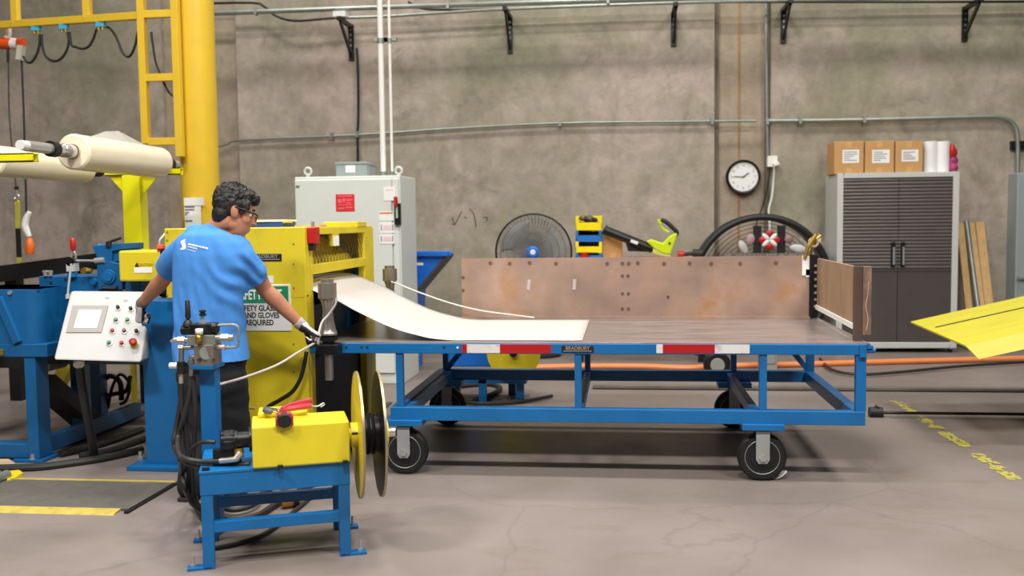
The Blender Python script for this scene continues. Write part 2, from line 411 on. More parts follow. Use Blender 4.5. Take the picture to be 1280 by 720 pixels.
s_ = MB().bb(rb0, rb0+.05, WY+.05, WY+.10, 0, 6.4).bb(rb1-.05, rb1, WY+.04, WY+.10, 0, 6.4).build('edge_filler', mat('dark_filler', (112, 104, 90), .85, var=.3, stretch=(3, 1, .4), scale=8), t)

# worn dashed yellow line on the floor
ln = MB(); xl = (G(1122, 500).x+G(1262, 599).x)/2
for k, (a, b) in enumerate(((502, 513), (514, 517), (521, 529), (530, 536), (541, 547), (548, 558), (567, 575), (576, 586), (589, 598))):
    y0, y1 = G(1190, b).y, G(1190, a).y
    for j in range(26):
        yy = random.uniform(y0, y1); xx = xl+random.uniform(-.036, .036); a_ = random.uniform(.006, .018); b_ = random.uniform(.012, .045)
        zz = .0012+.00004*(j+26*(k % 2)); ln.add([(xx-a_, yy-b_*.6, zz), (xx+a_*.6, yy-b_, zz), (xx+a_, yy+b_*.5, zz), (xx-a_*.5, yy+b_, zz)], [(0, 1, 2, 3)])
tag(ln.build('trim_3', mat('worn_yellow_floor_paint', (178, 170, 74), .7, var=.25, scale=30, dirt=(130, 120, 100), dirt_amt=.9, dscale=25)), kind='structure')

for l in ([(577, 264), (573, 272), (568, 281), (565, 279)], [(587, 261), (592, 267), (594, 276), (595, 284)], [(604, 272), (609, 272), (608, 277)], [(580, 271), (583, 273)], [(565, 272), (569, 281)], [(560, 318), (564, 320)]):
    MB().tube([P(x, y, WY-.001) for x, y in l], .0045, 5, 4).build('scribble_mark', INK, wallo)
# ------------------------------------------------------------------ conduits, pipes, brackets on the wall
CY = WY-.05
def pipe(name, pts, r, m, label, cat='pipe', group=None, n=8, k=4, clips=()):
    o = one(MB().tube(pts, r, n, k), name, m, label, cat, group)
    for c in clips:
        MB().box(c, (.03, .07, .07)).build('clip', GALV, o)
    return o
pipe('wall_conduit', [P(270, 184, CY), P(285, 180, CY), P(304, 175, CY), P(440, 169, CY), P(560, 161, CY), P(700, 154, CY), P(860, 152, CY), P(945, 151, CY)], .014, GALV, 'long thin grey conduit running level across the concrete wall behind the machine', 'conduit', clips=[P(415, 170, CY), P(700, 154, CY), P(890, 151.5, CY)])
pipe('wall_conduit', [P(957, 151, CY), P(985, 151, CY), P(1060, 150, CY), P(1150, 148, CY), P(1225, 146, CY), P(1252, 147, CY), P(1267, 155, CY), P(1272, 172, CY), P(1272, 222, CY)], .022, GALV, 'grey conduit above the storage cabinet bending down into the grey wall box', 'conduit', clips=[P(1000, 151, CY), P(1080, 149.5, CY)])
pipe('wall_conduit', [P(957, -40, CY), P(958, 60, CY), P(959, 150, CY), P(960, 197, CY)], .016, GALV, 'vertical grey conduit dropping to the white wall outlet', 'conduit', clips=[P(959, 152, CY)])
pipe('wall_conduit', [P(446, 60, CY), P(447.5, 90, CY), P(448, 130, CY), P(447.5, 158, CY), P(446, 166, CY), P(447, 175, CY), P(448, 250, CY)], .015, BLKM, 'thin dark conduit running down from the bracket to behind the grey enclosure', 'conduit', clips=[P(446.5, 168, CY)])
TY = 10.62
pipe('overhead_pipe', [P(200, 19, TY), P(270, 16.5, TY), P(480, 9, TY), P(640, 4, TY), P(900, -4, TY), P(1300, -14, TY), P(1800, -27, TY)], .028, GALV, 'fat grey overhead pipe carried on the wall brackets', 'pipe', clips=[P(320, 15, TY), P(560, 7, TY), P(760, 1, TY)])
pipe('overhead_pipe', [P(430, 22, TY), P(480, 20.5, TY), P(560, 15.5, TY), P(640, 11, TY), P(800, 5, TY), P(960, 1, TY), P(1300, -5, TY), P(1800, -15, TY)], .018, GALV, 'slim grey overhead pipe below the fat one on the brackets', 'pipe')
pipe('overhead_cable', [P(230, 5, TY+.2), P(312, 3.5, TY+.2), P(330, 8, TY+.2), P(345, 20, TY+.2), P(368, 26, TY+.2), P(400, 24, TY+.2), P(436, 21, TY+.2)], .014, BLK, 'black cable dipping below the overhead pipe beside the yellow column', 'cable')
pipe('overhead_cable', [P(510, 2, TY+.1), P(525, 10, TY+.1), P(545, 12, TY+.1), P(600, 12, TY+.1), P(700, 8, TY+.1), P(860, 3, TY+.1), P(1300, 2, TY+.1), P(1800, -4, TY+.1)], .012, BLK, 'black cable strung along under the overhead pipes to the cabinet side', 'cable')
for i, (px, yt, yb) in enumerate(((437, 19, 76), (635, 7, 67), (842, 2, 58), (983, -2, 54), (1209, -4, 52))):
    a, b = P(px, yt, WY), P(px+(3 if px < 700 else (0 if px < 900 else -4)), yb, WY)
    zt = P(px, yt, TY).z-.03
    h = MB(); h.bb(b.x-.03, b.x+.03, WY-.03, WY+.02, b.z, zt)
    root = tag(h.build('wall_bracket', BLKM), ('dark perforated wall bracket above the grey enclosure with a white cap', 'dark perforated wall bracket next right of the white pipes', 'dark perforated wall bracket just left of the concrete joint strip', 'dark perforated wall bracket beside the vertical outlet conduit', 'dark perforated wall bracket above the storage cabinet')[i], 'bracket', 'brackets along the top of the wall')
    MB().beam((b.x, WY, zt-.02), (b.x, TY-.12, zt-.02), .05, .04).build('arm', BLKM, root)
    MB().beam((b.x, WY-.02, b.z+.05), (b.x, TY-.06, zt-.04), .02, .05).build('brace', BLKM, root)
    for k in range(6):
        MB().box((b.x, WY-.032, b.z+.05+k*.06), (.014, .006, .025)).build('slot', GALV, root)
    if i == 0: MB().bb(b.x-.07, b.x+.07, TY-.1, TY+.05, zt, zt+.06).build('cap', WHITE, root)

# outlet, cords, clock
oc = P(965, 202, WY-.03)
r = one(MB().box(oc, (.11, .09, .12)), 'wall_outlet', WHITE, 'small white wall outlet box with cords under the vertical conduit', 'outlet', bevel=.006)
MB().box(P(970, 205, WY-.1), (.06, .09, .035), Matrix.Rotation(-.4, 3, 'Y')).build('plug', WHITE, r)
pipe('power_cord', [P(968, 208, WY-.1), P(967, 222, WY-.05), P(965, 245, WY-.04), P(961, 262, WY-.04), P(962, 278, WY-.05), P(962, 300, WY-.05)], .012, WHITE, 'white cord hanging down the wall from the outlet', 'cord')
pipe('power_cord', [P(963, 208, WY-.06), P(959, 235, WY-.04), P(952, 262, WY+.0), P(946, 278, WY-.03), P(944, 300, WY-.05)], .009, HOSE, 'dark cord hanging from the outlet beside the white cord', 'cord')
cc = P(929, 221, WY+.03); cr = .19
r = thing('wall_clock', 'round wall clock with white dial and black rim', 'clock', cc-Z*cr)
MB().lathe(cc, -Yv, [(-.04, cr), (.02, cr), (.035, cr-.01), (.03, cr-.025), (.005, cr-.03)], 40).build('rim', BLKM, r)
MB().lathe(cc, -Yv, [(0, cr-.02), (.012, cr-.022)], 40).build('dial', PAPER, r)
for k in range(1, 13):
    a = PI/2-k*PI/6
    text(str(k), .036, cc+V((math.cos(a)*.125, -.0135, math.sin(a)*.125)), X, Z, GINK, r, 'numeral')
for nm, a, l, w_ in (('hour_hand', math.radians(36), .075, .010), ('minute_hand', math.radians(178), .11, .007)):
    d = V((math.cos(a), 0, math.sin(a))); MB().beam(cc-Yv*.018-d*.015, cc-Yv*.018+d*l, w_, .003, up=(0, 1, 0)).build(nm, INK, r)
MB().box(cc-Z*(cr+.006)-Yv*.0, (.03, .03, .02)).build('knob', BLKM, r)

# grey electric wall box at right edge
r = thing('electrical_box', 'grey electrical wall box with chrome handle fed by the bent conduit', 'electrical box', P(1285, 390, WY))
e0 = P(1272, 216, 10.75); e1 = P(1272, 392, 10.75)
MB().bb(e0.x, e0.x+.55, 10.75, 10.997, e1.z, e0.z).build('body', CGREYD, r, .01)
MB().bb(e0.x+.03, e0.x+.52, 10.735, 10.752, e1.z+.03, e0.z-.03).build('door', CGREYD, r, .004)
MB().cyl(P(1272, 347, 10.7), P(1284, 347, 10.7), .02).cyl(P(1278, 347, 10.7), P(1278, 347, 10.76), .012).build('handle', CHROME, r)
pb = P(1262, 182, WY)
one(MB().bb(pb.x, pb.x+.35, WY-.05, WY+.01, pb.z-.045, pb.z+.045), 'strut_channel', BLKM, 'short black strut channel clamping the bent conduit to the wall', 'strut')

# ------------------------------------------------------------------ storage cabinet
cx0, cx1, cz, cy0, cy1 = P(1047, 216, 10.36).x, P(1200, 216, 10.36).x, 1.872, 10.36, 10.96
r = thing('storage_cabinet', 'tall storage cabinet with pale frame and dark ribbed double doors', 'cabinet', ((cx0+cx1)/2, 10.66, 0))
b = MB(); ft = .06
b.bb(cx0, cx0+ft, cy0, cy1, .05, cz).bb(cx1-ft, cx1, cy0, cy1, .05, cz).bb(cx0+ft, cx1-ft, cy0, cy1, cz-.05, cz).bb(cx0+ft, cx1-ft, cy0, cy1, .05, .11).bb(cx0+ft, cx1-ft, cy1-.02, cy1, .1, cz-.05)
b.build('frame', CABW, r, .006)
for fx in (cx0+.05, cx1-.05):
    for fy in (cy0+.05, cy1-.05): MB().cyl((fx, fy, 0), (fx, fy, .052), .022).build('foot', BLKM, r)
dm = P(1123, 300, cy0).x
for (a, bq, hx) in ((cx0+ft+.004, dm-.003, P(1116.5, 310, cy0).x), (dm+.003, cx1-ft-.004, P(1128.5, 310, cy0).x)):
    z0, z1, zm = .115, cz-.055, P(1123, 338, cy0).z
    prof = [(cy0+.012, z0)]
    prof += [(cy0+.012, zm-.01), (cy0+.004, zm-.008), (cy0+.004, zm+.008), (cy0+.012, zm+.01)]
    n = 26
    for i in range(n):
        za = zm+.012+(z1-zm-.012)*i/n; zb = zm+.012+(z1-zm-.012)*(i+1)/n; h = zb-za
        prof += [(cy0+.010, za), (cy0+.004, za+h*.3), (cy0+.004, za+h*.6), (cy0+.010, za+h*.9)]
    prof.append((cy0+.014, z1))
    d = MB(); m = len(prof)
    d.add([(xx, p[0], p[1]) for xx in (a, bq) for p in prof], [(i, i+1, m+i+1, m+i) for i in range(m-1)])
    d.bb(a, bq, cy0+.016, cy0+.04, z0, z1)
    dd = d.build('door', CORR, r)
    hz0, hz1 = P(hx, 332, cy0).z, P(1120, 305, cy0).z; hz0 = P(1120, 332, cy0).z
    MB().bb(hx-.022, hx+.022, cy0-.012, cy0+.006, hz0-.01, hz1+.02).build('handle_plate', BLKM, dd, .004)
    MB().cyl((hx, cy0-.035, hz0+.01), (hx, cy0-.035, hz1-.03), .013).cyl((hx, cy0-.035, hz0+.03), (hx, cy0, hz0+.03), .008).cyl((hx, cy0-.035, hz1-.05), (hx, cy0, hz1-.05), .008).build('handle', CHROME, dd)
# things on top of the cabinet
def carton(p0, p1, ptop, Yf, zb, depth, name, label, group, labelrect=None):
    a, bq = P(p0, ptop, Yf), P(p1, ptop, Yf)
    r = thing(name, label, 'box', ((a.x+bq.x)/2, Yf+depth/2, zb), 0, group)
    MB().bb(a.x, bq.x, Yf, Yf+depth, zb, a.z).build('body', CARD, r, .004)
    xm = (a.x+bq.x)/2
    MB().bb(xm-.03, xm+.03, Yf-.001, Yf+depth, a.z-.001, a.z+.001).bb(xm-.028, xm+.028, Yf-.0012, Yf, a.z-.07, a.z).bb(xm-.028, xm+.028, Yf-.0012, Yf, zb, zb+.06).build('tape', CARDT, r)
    if labelrect:
        x0, x1, y0, y1 = labelrect
        q0, q1 = P(x0, y1, Yf), P(x1, y0, Yf)
        l = MB().bb(q0.x, q1.x, Yf-.002, Yf, q0.z, q1.z).build('shipping_label', PAPER, r)
        pr = MB()
        for k in range(5):
            zz = q1.z-.02-k*(q1.z-q0.z-.03)/5; pr.bb(q0.x+.015, q0.x+.015+(q1.x-q0.x-.03)*random.uniform(.4, 1), Yf-.003, Yf-.002, zz-.007, zz)
        pr.build('print_lines', GINK, l)
    return r
tb = cz
carton(1043, 1080, 177, 10.42, tb, .36, 'cardboard_carton', 'cardboard box with white label at the outer end of the cabinet top', 'cartons on the cabinet', (1053, 1074, 187, 204))
carton(1081.5, 1118, 176.5, 10.42, tb, .36, 'cardboard_carton', 'middle cardboard box of the three on the cabinet', 'cartons on the cabinet', (1090, 1112, 187, 204))
carton(1119.5, 1153.5, 176.5, 10.42, tb, .36, 'cardboard_carton', 'cardboard box beside the white paper rolls on the cabinet', 'cartons on the cabinet', (1127, 1148, 187, 202))
for px, lab in ((1162.5, 'white paper roll touching the cardboard box on the cabinet'), (1178, 'white paper roll beside the patterned bag on the cabinet')):
    c = P(px, 200, 10.52); zt = P(px, 177, 10.5).z
    r = one(MB().lathe((c.x, 10.52, tb), Z, [(0, .064), (.004, .068), (zt-tb-.004, .068), (zt-tb, .064), (zt-tb, .02), (zt-tb-.03, .018)], 24), 'paper_roll', PAPER, lab, 'paper roll', 'paper rolls on the cabinet')
bb_ = MB(); c = P(1192, 200, 10.5)
for k in range(7): bb_.ell((c.x+random.uniform(-.02, .03), 10.52+random.uniform(-.04, .06), tb+.045+random.uniform(0, .17)*(k/7)), (.045, .06, .05))
r = thing('cloth_bundle', 'red and patterned cloth bundle at the end of the cabinet top', 'cloth', (c.x, 10.5, tb))
place_mesh(remesh(bb_, .012, 3, 'bundle'), 'bundle', MAGEN, r)
q = MB().ell((c.x-.02, 10.5, tb+.22), (.035, .05, .075)).ell((c.x+.005, 10.5, tb+.2), (.03, .05, .05)); place_mesh(remesh(q, .01, 3, 'red'), 'red_wrap', RED, r)

# planks and tube leaning beside the cabinet
def lean(name, p0, p1, ptop, m, label, cat, th=.03, yb=10.55, group=None, tube=False):
    a = P(p0, ptop, 10.85); q = P(p1, ptop, 10.85); zt = a.z
    L0, L1 = V(((a.x+q.x)/2, 10.95-th/2, zt)), V(((a.x+q.x)/2+.03, yb, 0.0))
    wd = q.x-a.x
    mb = MB()
    if tube: mb.cyl(L1, L0, .024, n=14)
    else: mb.beam(L1+Z*.005, L0, wd, th, up=(0, -1, 0))
    return one(mb, name, m, label, cat, group, bevel=.002)
lean('pine_plank', 1199, 1207.5, 279, WOOD, 'narrow pine plank leaning next to the storage cabinet', 'plank', group='planks leaning on the wall')
lean('metal_tube', 1208.5, 1214, 276, GALV, 'grey metal tube leaning on the wall among the pine planks', 'tube', yb=10.42, tube=True)
lean('pine_plank', 1214.8, 1221.5, 279, WOOD, 'pine plank leaning on the wall just right of the metal tube', 'plank', group='planks leaning on the wall', yb=10.5)
lean('pine_plank', 1222.3, 1233, 278, WOOD, 'widest pine plank leaning on the wall, outermost from the cabinet', 'plank', group='planks leaning on the wall', yb=10.52)

# ------------------------------------------------------------------ workbench hidden by the cart, with bins, box, blower
BZ = P(760, 323.5, 9.9).z
r = thing('workbench', 'workbench behind the cart holding bins and a leaf blower', 'bench', (P(790, 320, 10).x, 10.1, 0))
wx0, wx1 = P(717, 320, 9.7).x, P(882, 320, 9.9).x
MB().bb(wx0, wx1, 9.55, 10.2, BZ-.05, BZ).build('top', WOOD, r, .004)
for x in (wx0+.06, wx1-.06):
    for y in (9.62, 10.14): MB().bb(x-.035, x+.035, y-.035, y+.035, 0, BZ-.05).build('leg', BLKM, r)
BY = 9.85
def bin_(p0, p1, yt, yb, m, label, stuff=None):
    a, c = P(p0, yt, BY), P(p1, yb, BY); x0, x1, z1, z0 = a.x, c.x, a.z, c.z; d = .3; t = .008; h = z1-z0
    r = thing('storage_bin', label, 'bin', ((x0+x1)/2, BY+d/2, z0), 0, 'stacked plastic bins')
    s = MB()
    s.bb(x0, x1, BY, BY+d, z0, z0+t).bb(x0, x1, BY+d-t, BY+d, z0, z1)
    for xx in (x0, x1-t):
        s.prism([(xx, BY, z0), (xx, BY+d, z0), (xx, BY+d, z1), (xx, BY+.08, z1), (xx, BY, z0+h*.6)], (t, 0, 0))
    s.bb(x0, x1, BY, BY+t, z0, z0+h*.55)
    s.bb(x0, x0+.03, BY-.001, BY+.01, z0+h*.5, z1).bb(x1-.03, x1, BY-.001, BY+.01, z0+h*.5, z1)
    s.build('shell', m, r, .002)
    MB().bb(x0+.02, x1-.02, BY+.03, BY+d-.02, z0+t, z0+h*.6).build('contents', DARK, r)
    return r, x0, x1, z0, z1
zs = [(270, 288.3, BINY, 'yellow plastic bin heaped with brown parts, topmost of the stack'), (288.3, 302, BINB, 'blue plastic bin between the two yellow bins'), (302, 316, BINY, 'yellow plastic bin under the upper blue bin'), (316, 323.5, BINB, 'blue plastic bin at the bottom of the stack')]
for i, (a, c, m, l) in enumerate(zs):
    r, x0, x1, z0, z1 = bin_(719.5, 752.5, a, c, m, l)
    if i == 0:
        h = MB()
        for k in range(9): h.ell((x0+.06+random.random()*(x1-x0-.12), BY+.06+random.random()*.15, z1-.05+random.uniform(0, .035)), (.05, .045, .03))
        place_mesh(remesh(h, .009, 2, 'brown_parts'), 'brown_parts', mat('brown_parts', (74, 56, 48), .7, var=.4, scale=20, dirt=(190, 160, 140), dirt_amt=.7, dscale=12), r)
    if i == 3:
        one(MB().cyl((x0+.09, BY-.02, z0), (x0+.09, BY-.02, z0+.055), .042, n=18).cyl((x0+.09, BY-.02, z0+.05), (x0+.09, BY-.02, z0+.062), .045, n=18), 'tape_roll', RED, 'small red tub in front of the bottom blue bin', 'tub')
r = carton(754, 778, 293, 9.9, BZ, .25, 'cardboard_carton', 'small open cardboard box on the bench beside the bins', None)
# leaf blower
r = thing('leaf_blower', 'lime green leaf blower with black tube lying on the bench', 'leaf blower', (P(800, 322, 9.8).x, 9.8, BZ))
LY = 9.72
MB().tube([P(757, 288, LY+.1), P(780, 297, LY+.05), P(815, 311, LY)], .045, 12).build('tube', BLKM, r)
MB().tube([P(757, 288, LY+.1)+V((-.02, 0, .012)), P(757, 288, LY+.1)], .05, 12).build('nozzle', BLK, r)
MB().box(P(793, 302.5, LY-.045), (.075, .006, .03), Matrix.Rotation(.38, 3, 'Y')).build('sticker', PAPER, r)
MB().prism([P(781, 300, LY+.03), P(815, 306, LY+.03), P(817, 315, LY+.03), P(785, 314, LY+.03)], (0, .12, 0)).build('debris_bag', BLK, r, .01)
MB().prism([P(808, 302, LY-.06), P(814, 299, LY-.06), P(829, 304, LY-.06), P(836, 296, LY-.06), P(845, 291, LY-.06), P(847, 293, LY-.06), P(838, 318, LY-.06), P(829, 317, LY-.06), P(818, 311, LY-.06)], (0, .14, 0)).build('housing', LIME, r, .012)
MB().prism([P(816, 311, LY-.05), P(831, 315, LY-.05), P(838, 319, LY-.05), P(838, 323, LY-.05), P(816, 317, LY-.05)], (0, .11, 0)).build('fan_cover', mat('pale_lime', (214, 214, 120), .5), r, .008)
MB().tube([P(841, 297, LY), P(846, 291, LY), P(840, 284, LY), P(832, 277, LY), P(826, 275, LY)], .022, 8).build('handle', BLK, r)
MB().tube([P(826, 280, LY), P(824, 277, LY), P(824, 274, LY)], .02, 8).tube([P(824, 280, LY), P(830, 287, LY), P(836, 290, LY)], .012, 8).build('trigger_guard', LIME, r)
MB().cyl(P(837, 304, LY-.062), P(837, 304, LY-.07), .012).build('knob', INK, r)
one(MB().beam(P(785, 322.3, 9.62), P(838, 322, 9.62), .02, .02), 'rusty_bar', mat('rust_red', (120, 60, 55), .7, var=.3), 'thin rusty red bar lying on the bench edge', 'bar')
r = thing('socket_tool', 'small black knobbed tool with red end on the bench', 'tool', P(858, 322, 9.75))
MB().cyl(P(847, 318, 9.7), P(855, 318, 9.7), .035).build('red_end', RED, r)
MB().cyl(P(853, 318, 9.7), P(866, 317, 9.7), .02).cyl(P(866, 317, 9.7), P(878, 317, 9.7), .045).build('body', BLK, r)

# ------------------------------------------------------------------ pedestal fan behind the cart panel
fc = P(667, 315, 9.9); fr = .392
r = thing('pedestal_fan', 'grey wire pedestal fan with blue hub standing behind the rusty panel', 'fan', (fc.x, fc.y+.1, 0))
g = MB(); g.torus(fc, Yv, fr, .011, 64, 6)
g.build('guard_ring', BLKM, r)
g = MB()
for k in range(120):
    a = 2*PI*k/120; d = V((math.cos(a), 0, math.sin(a)))
    g.tube([fc+d*.06-Yv*.075, fc+d*.22-Yv*.07, fc+d*.33-Yv*.045, fc+d*fr], .0028, 4, 3)
    if k % 2: g.tube([fc+d*.06+Yv*.1, fc+d*.25+Yv*.09, fc+d*fr], .0026, 4, 2)
for rr, yy in ((.13, -.073), (.2, -.071), (.27, -.062), (.34, -.04)): g.torus(fc+Yv*yy, Yv, rr, .003, 48, 4)
g.build('wire_guard', FANG, r)
bl = MB()
for k in range(3):
    a0 = k*2*PI/3+.3
    bl.surf(lambda u, v: fc+V((math.cos(a0+(v-.5)*1.5*(.6+.4*u))*(.05+.29*u), .03*(v-.5)*2-.0, math.sin(a0+(v-.5)*1.5*(.6+.4*u))*(.05+.29*u))), 6, 10)
bl.build('blade', mat('grey_blade', (168, 164, 160), .5), r, solid=.004)
h = MB().lathe(fc-Yv*.095, Yv, [(0, .045), (.01, .062), (.03, .064)], 20).build('hub_badge', BLUEB, r)
MB().lathe(fc-Yv*.1, Yv, [(0, .02), (.004, .028), (.012, .028)], 16).build('badge_centre', WHITE, h)
MB().cyl(fc+Yv*.04, fc+Yv*.25, .08).build('motor', BLKM, r)
MB().cyl((fc.x, fc.y+.15, .04), (fc.x, fc.y+.15, fc.z), .025).build('pole', BLKM, r)
MB().lathe((fc.x, fc.y+.15, 0), Z, [(0, .27), (.02, .27), (.05, .05)], 28).build('base', BLKM, r)

# ------------------------------------------------------------------ big black round drum behind the panel
dc = P(950, 372, 10.45); dr = .722
r = thing('drum_fan', 'big black drum fan with red four-lobed badge behind the cart corner', 'fan', (dc.x, dc.y, 0))
dc.z = dr+.02
MB().lathe(dc-Yv*.12, Yv, [(0, dr), (.3, dr), (.3, dr-.06), (0, dr-.05), (0, dr)], 64, caps=False).build('shroud', BLKM, r)
MB().torus(dc-Yv*.12, Yv, dr-.03, .036, 64, 8).build('front_rim', BLK, r)
g = MB()
for k in range(14): g.torus(dc-Yv*.1, Yv, .08+k*.042, .003, 48, 4)
g.build('wire_guard', BLKM, r)
for px in (947, 977):
    p = P(px, 320, 10.33); MB().bb(p.x-.04, p.x+.04, 10.34, 10.38, dc.z-.5, dc.z+.6).build('strut', BLK, r)
def blob(px, py, rx, rz, m, name, ang=0, Yq=10.30):
    c = P(px, py, Yq); return MB().ell(c, (rx, .02, rz), Matrix.Rotation(ang, 3, 'Y'), 18, 8).build(name, m, r)
WGR = mat('white_grey_print', (190, 188, 190), .5, var=.2, scale=12)
blob(938, 299.5, .045, .06, mat('dusty_pink', (170, 140, 145), .5), 'pink_patch', .3); blob(986, 299, .045, .045, mat('dusty_rose', (150, 110, 118), .5), 'rose_patch')
blob(929, 309, .04, .08, WGR, 'white_patch', -.5); blob(998, 311, .09, .045, WGR, 'white_patch', .2)
for a in range(4):
    q = P(962, 300, 10.285); an = PI/4+a*PI/2
    MB().ell(q+V((math.cos(an)*.055, -.004, math.sin(an)*.045)), (.05, .018, .024), Matrix.Rotation(-an, 3, 'Y'), 14, 6).build('badge_arm', WHITE, r)
    MB().ell(q+V((math.cos(an+PI/4)*.07, .002, math.sin(an+PI/4)*.065)), (.042, .018, .04), None, 14, 6).build('badge_lobe', RED, r)
for k in range(2):
    p0, p1 = P(906, 318.5+k*0, 10.28), P(1012, 318.5, 10.28)
MB().beam(p0, p1, .02, .035).build('text_band', mat('worn_grey_lettering', (120, 112, 104), .5, var=.6, scale=40), r)
MB().bb(dc.x-.45, dc.x+.45, dc.y-.15, dc.y+.2, 0, .06).build('foot_frame', BLKM, r)
# white panel behind the drum
q0, q1 = P(1000, 320, 10.75), P(1026, 294, 10.75)
one(MB().bb(q0.x, q1.x, 10.75, 10.78, 0, q1.z), 'white_board', WHITE, 'white board standing between the drum fan and the cabinet', 'board')

# ------------------------------------------------------------------ grey control enclosure with labels
ey = 8.2
a, c = P(368, 221, ey), P(500, 219, ey); ez = c.z
r = thing('control_enclosure', 'tall light grey electrical enclosure behind the yellow machine', 'enclosure', ((a.x+c.x)/2, ey+.3, 0))
MB().bb(a.x, c.x, ey, ey+.62, 0, ez).build('body', CGREY, r, .008)
dr_ = MB().bb(a.x+.01, P(490, 250, ey).x, ey-.022, ey, .1, ez-.03).build('door', CGREY, r, .005)
MB().bb(P(491.5, 250, ey).x, c.x-.012, ey-.016, ey, .1, ez-.03).build('side_strip', CGREY, r, .004)
for px in (385, 504):
    q = P(px, 218, ey+(.1 if px < 400 else .25)); q.z = ez
    if px > 500: q.x = c.x-.07
    MB().torus(q+Z*.055, Yv, .03, .011, 24, 8).cyl(q-Z*.005, q+Z*.03, .018).build('lifting_eye', CABW, r)
q0, q1 = P(420, 264.5, ey-.024), P(443, 242.5, ey-.024)
l = MB().bb(q0.x, q1.x, ey-.027, ey-.02, q0.z, q1.z).build('warning_label', REDL, r, .004)
lw = q1.x-q0.x
pr = MB()
for u0, u1, v0, v1 in ((.12, .88, .86, .92), (.12, .3, .5, .72), (.36, .5, .55, .75), (.56, .88, .62, .7), (.56, .8, .46, .52), (.12, .45, .14, .22), (.5, .88, .2, .26), (.12, .88, .36, .4)):
    pr.bb(q0.x+lw*u0, q0.x+lw*u1, ey-.0285, ey-.026, q0.z+(q1.z-q0.z)*v0, q0.z+(q1.z-q0.z)*v1)
pr.build('label_print', mat('pale_red_print', (236, 110, 118), .5), l)
for nm, (x0, x1, y0, y1), top in (('tag', (480, 494, 233.5, 251), None), ('data_label', (474, 492.5, 264.5, 276), ORANGE), ('data_label', (474.5, 493, 278, 291.5), None), ('data_label', (474.5, 493, 292.5, 305), None)):
    q0, q1 = P(x0, y1, ey-.024), P(x1, y0, ey-.024)
    l = MB().bb(q0.x, q1.x, ey-.026, ey-.015, q0.z, q1.z).build(nm, PAPER, r)
    ww = q1.x-q0.x; hh = q1.z-q0.z
    if top: MB().bb(q0.x+.005, q1.x-.01, ey-.0275, ey-.025, q1.z-.018, q1.z-.006).build('stripe', top, l)
    elif nm == 'tag': MB().bb(q0.x+.02, q1.x-.02, ey-.0275, ey-.025, q1.z-.03, q1.z-.02).build('stripe', PINKL, l)
    else:
        MB().bb(q0.x+ww*.25, q0.x+ww*.8, ey-.0275, ey-.025, q0.z+hh*.3, q0.z+hh*.75).build('pink_field', PINKL, l)
        MB().bb(q0.x+ww*.1, q0.x+ww*.16, ey-.0275, ey-.025, q0.z+hh*.25, q0.z+hh*.8).bb(q0.x+ww*.85, q0.x+ww*.92, ey-.0275, ey-.025, q0.z+hh*.25, q0.z+hh*.8).build('bracket_marks', GINK, l)
MB().box(P(372, 233, ey-.025), (.03, .006, .018)).build('vent_badge', GINK, r)
q0, q1 = P(498, 281, ey), P(498, 247, ey); hx = q0.x-.002
h = MB().bb(hx-.02, hx+.03, ey-.05, ey, q0.z, q1.z-.05).build('disconnect_base', BLKM, r, .004)
MB().box((hx+.004, ey-.055, (q0.z+q1.z)/2-.01), (.016, .012, .1)).build('indicator', mat('pale_green', (160, 200, 160), .4), h)
MB().box((hx-.002, ey-.065, q1.z-.035), (.03, .035, .085)).build('red_handle', RED, h, .006)
# junction box on top
q0, q1 = P(420, 218, ey+.15), P(458, 202, ey+.15)
j = thing('junction_box', 'small grey junction box sitting on the grey enclosure', 'junction box', ((q0.x+q1.x)/2, ey+.3, ez))
MB().bb(q0.x, q1.x, ey+.15, ey+.45, ez, q1.z-.008).build('body', CGREYD, j, .004)
MB().bb(q0.x-.008, q1.x+.008, ey+.14, ey+.46, q1.z-.02, q1.z).build('lid', CGREYD, j, .003)
MB().bb(P(432, 212, ey+.15).x, P(444, 212, ey+.15).x, ey+.147, ey+.155, ez+.04, q1.z-.03).build('label', PAPER, j)
for px, rr, lb in ((477.5, .025, 'thick white vertical pipe rising from the grey enclosure'), (488.5, .012, 'thin white vertical pipe beside the thick white one')):
    q = P(px, 130, ey+.3)
    o = one(MB().cyl((q.x, q.y, ez-.005), (q.x, q.y, 5.2), rr, n=16), 'vertical_pipe', WHITE, lb, 'pipe', 'white pipes above the enclosure')
    MB().cyl((q.x, q.y, P(477, 48, ey+.3).z), (q.x, q.y, P(477, 54, ey+.3).z), rr+.006).box((q.x, q.y+.03, P(477, 49, ey+.3).z), (.12, .05, .03)).build('clamp', GALV, o)
    MB().cyl((q.x, q.y, ez), (q.x, q.y, ez+.05), rr+.008).build('fitting', GALV, o)

# ------------------------------------------------------------------ blue tipping hopper beyond the enclosure
hy0, hy1 = 9.0, 9.4
p = lambda x, y: P(x, y, hy0)
r = thing('tipping_hopper', 'bright blue tipping hopper with slanted grey-edged nose beside the grey enclosure', 'hopper', (P(500, 330, 9.5).x, 9.5, 0))
b = MB(); pr = [p(470, 318), p(558, 318), p(522, 362), p(518, 440), p(470, 440)]
b.prism(pr, (0, hy1-hy0, 0)); b.build('body', BLUEB, r, .01)
MB().beam(p(470, 317), p(561, 317), .1, .05).beam(P(561, 317, hy1), p(561, 317), .05, .05).build('rim', BLUEB, r, .008)
MB().prism([p(559, 320), p(522.5, 364), p(519, 364), p(555, 320)], (0, hy1-hy0, 0)).build('nose_plate', mat('grey_wear_plate', (86, 88, 96), .5, metal=.4), r)
MB().box(p(524, 330)-Yv*.004, (.08, .006, .025)).build('sticker', PAPER, r)
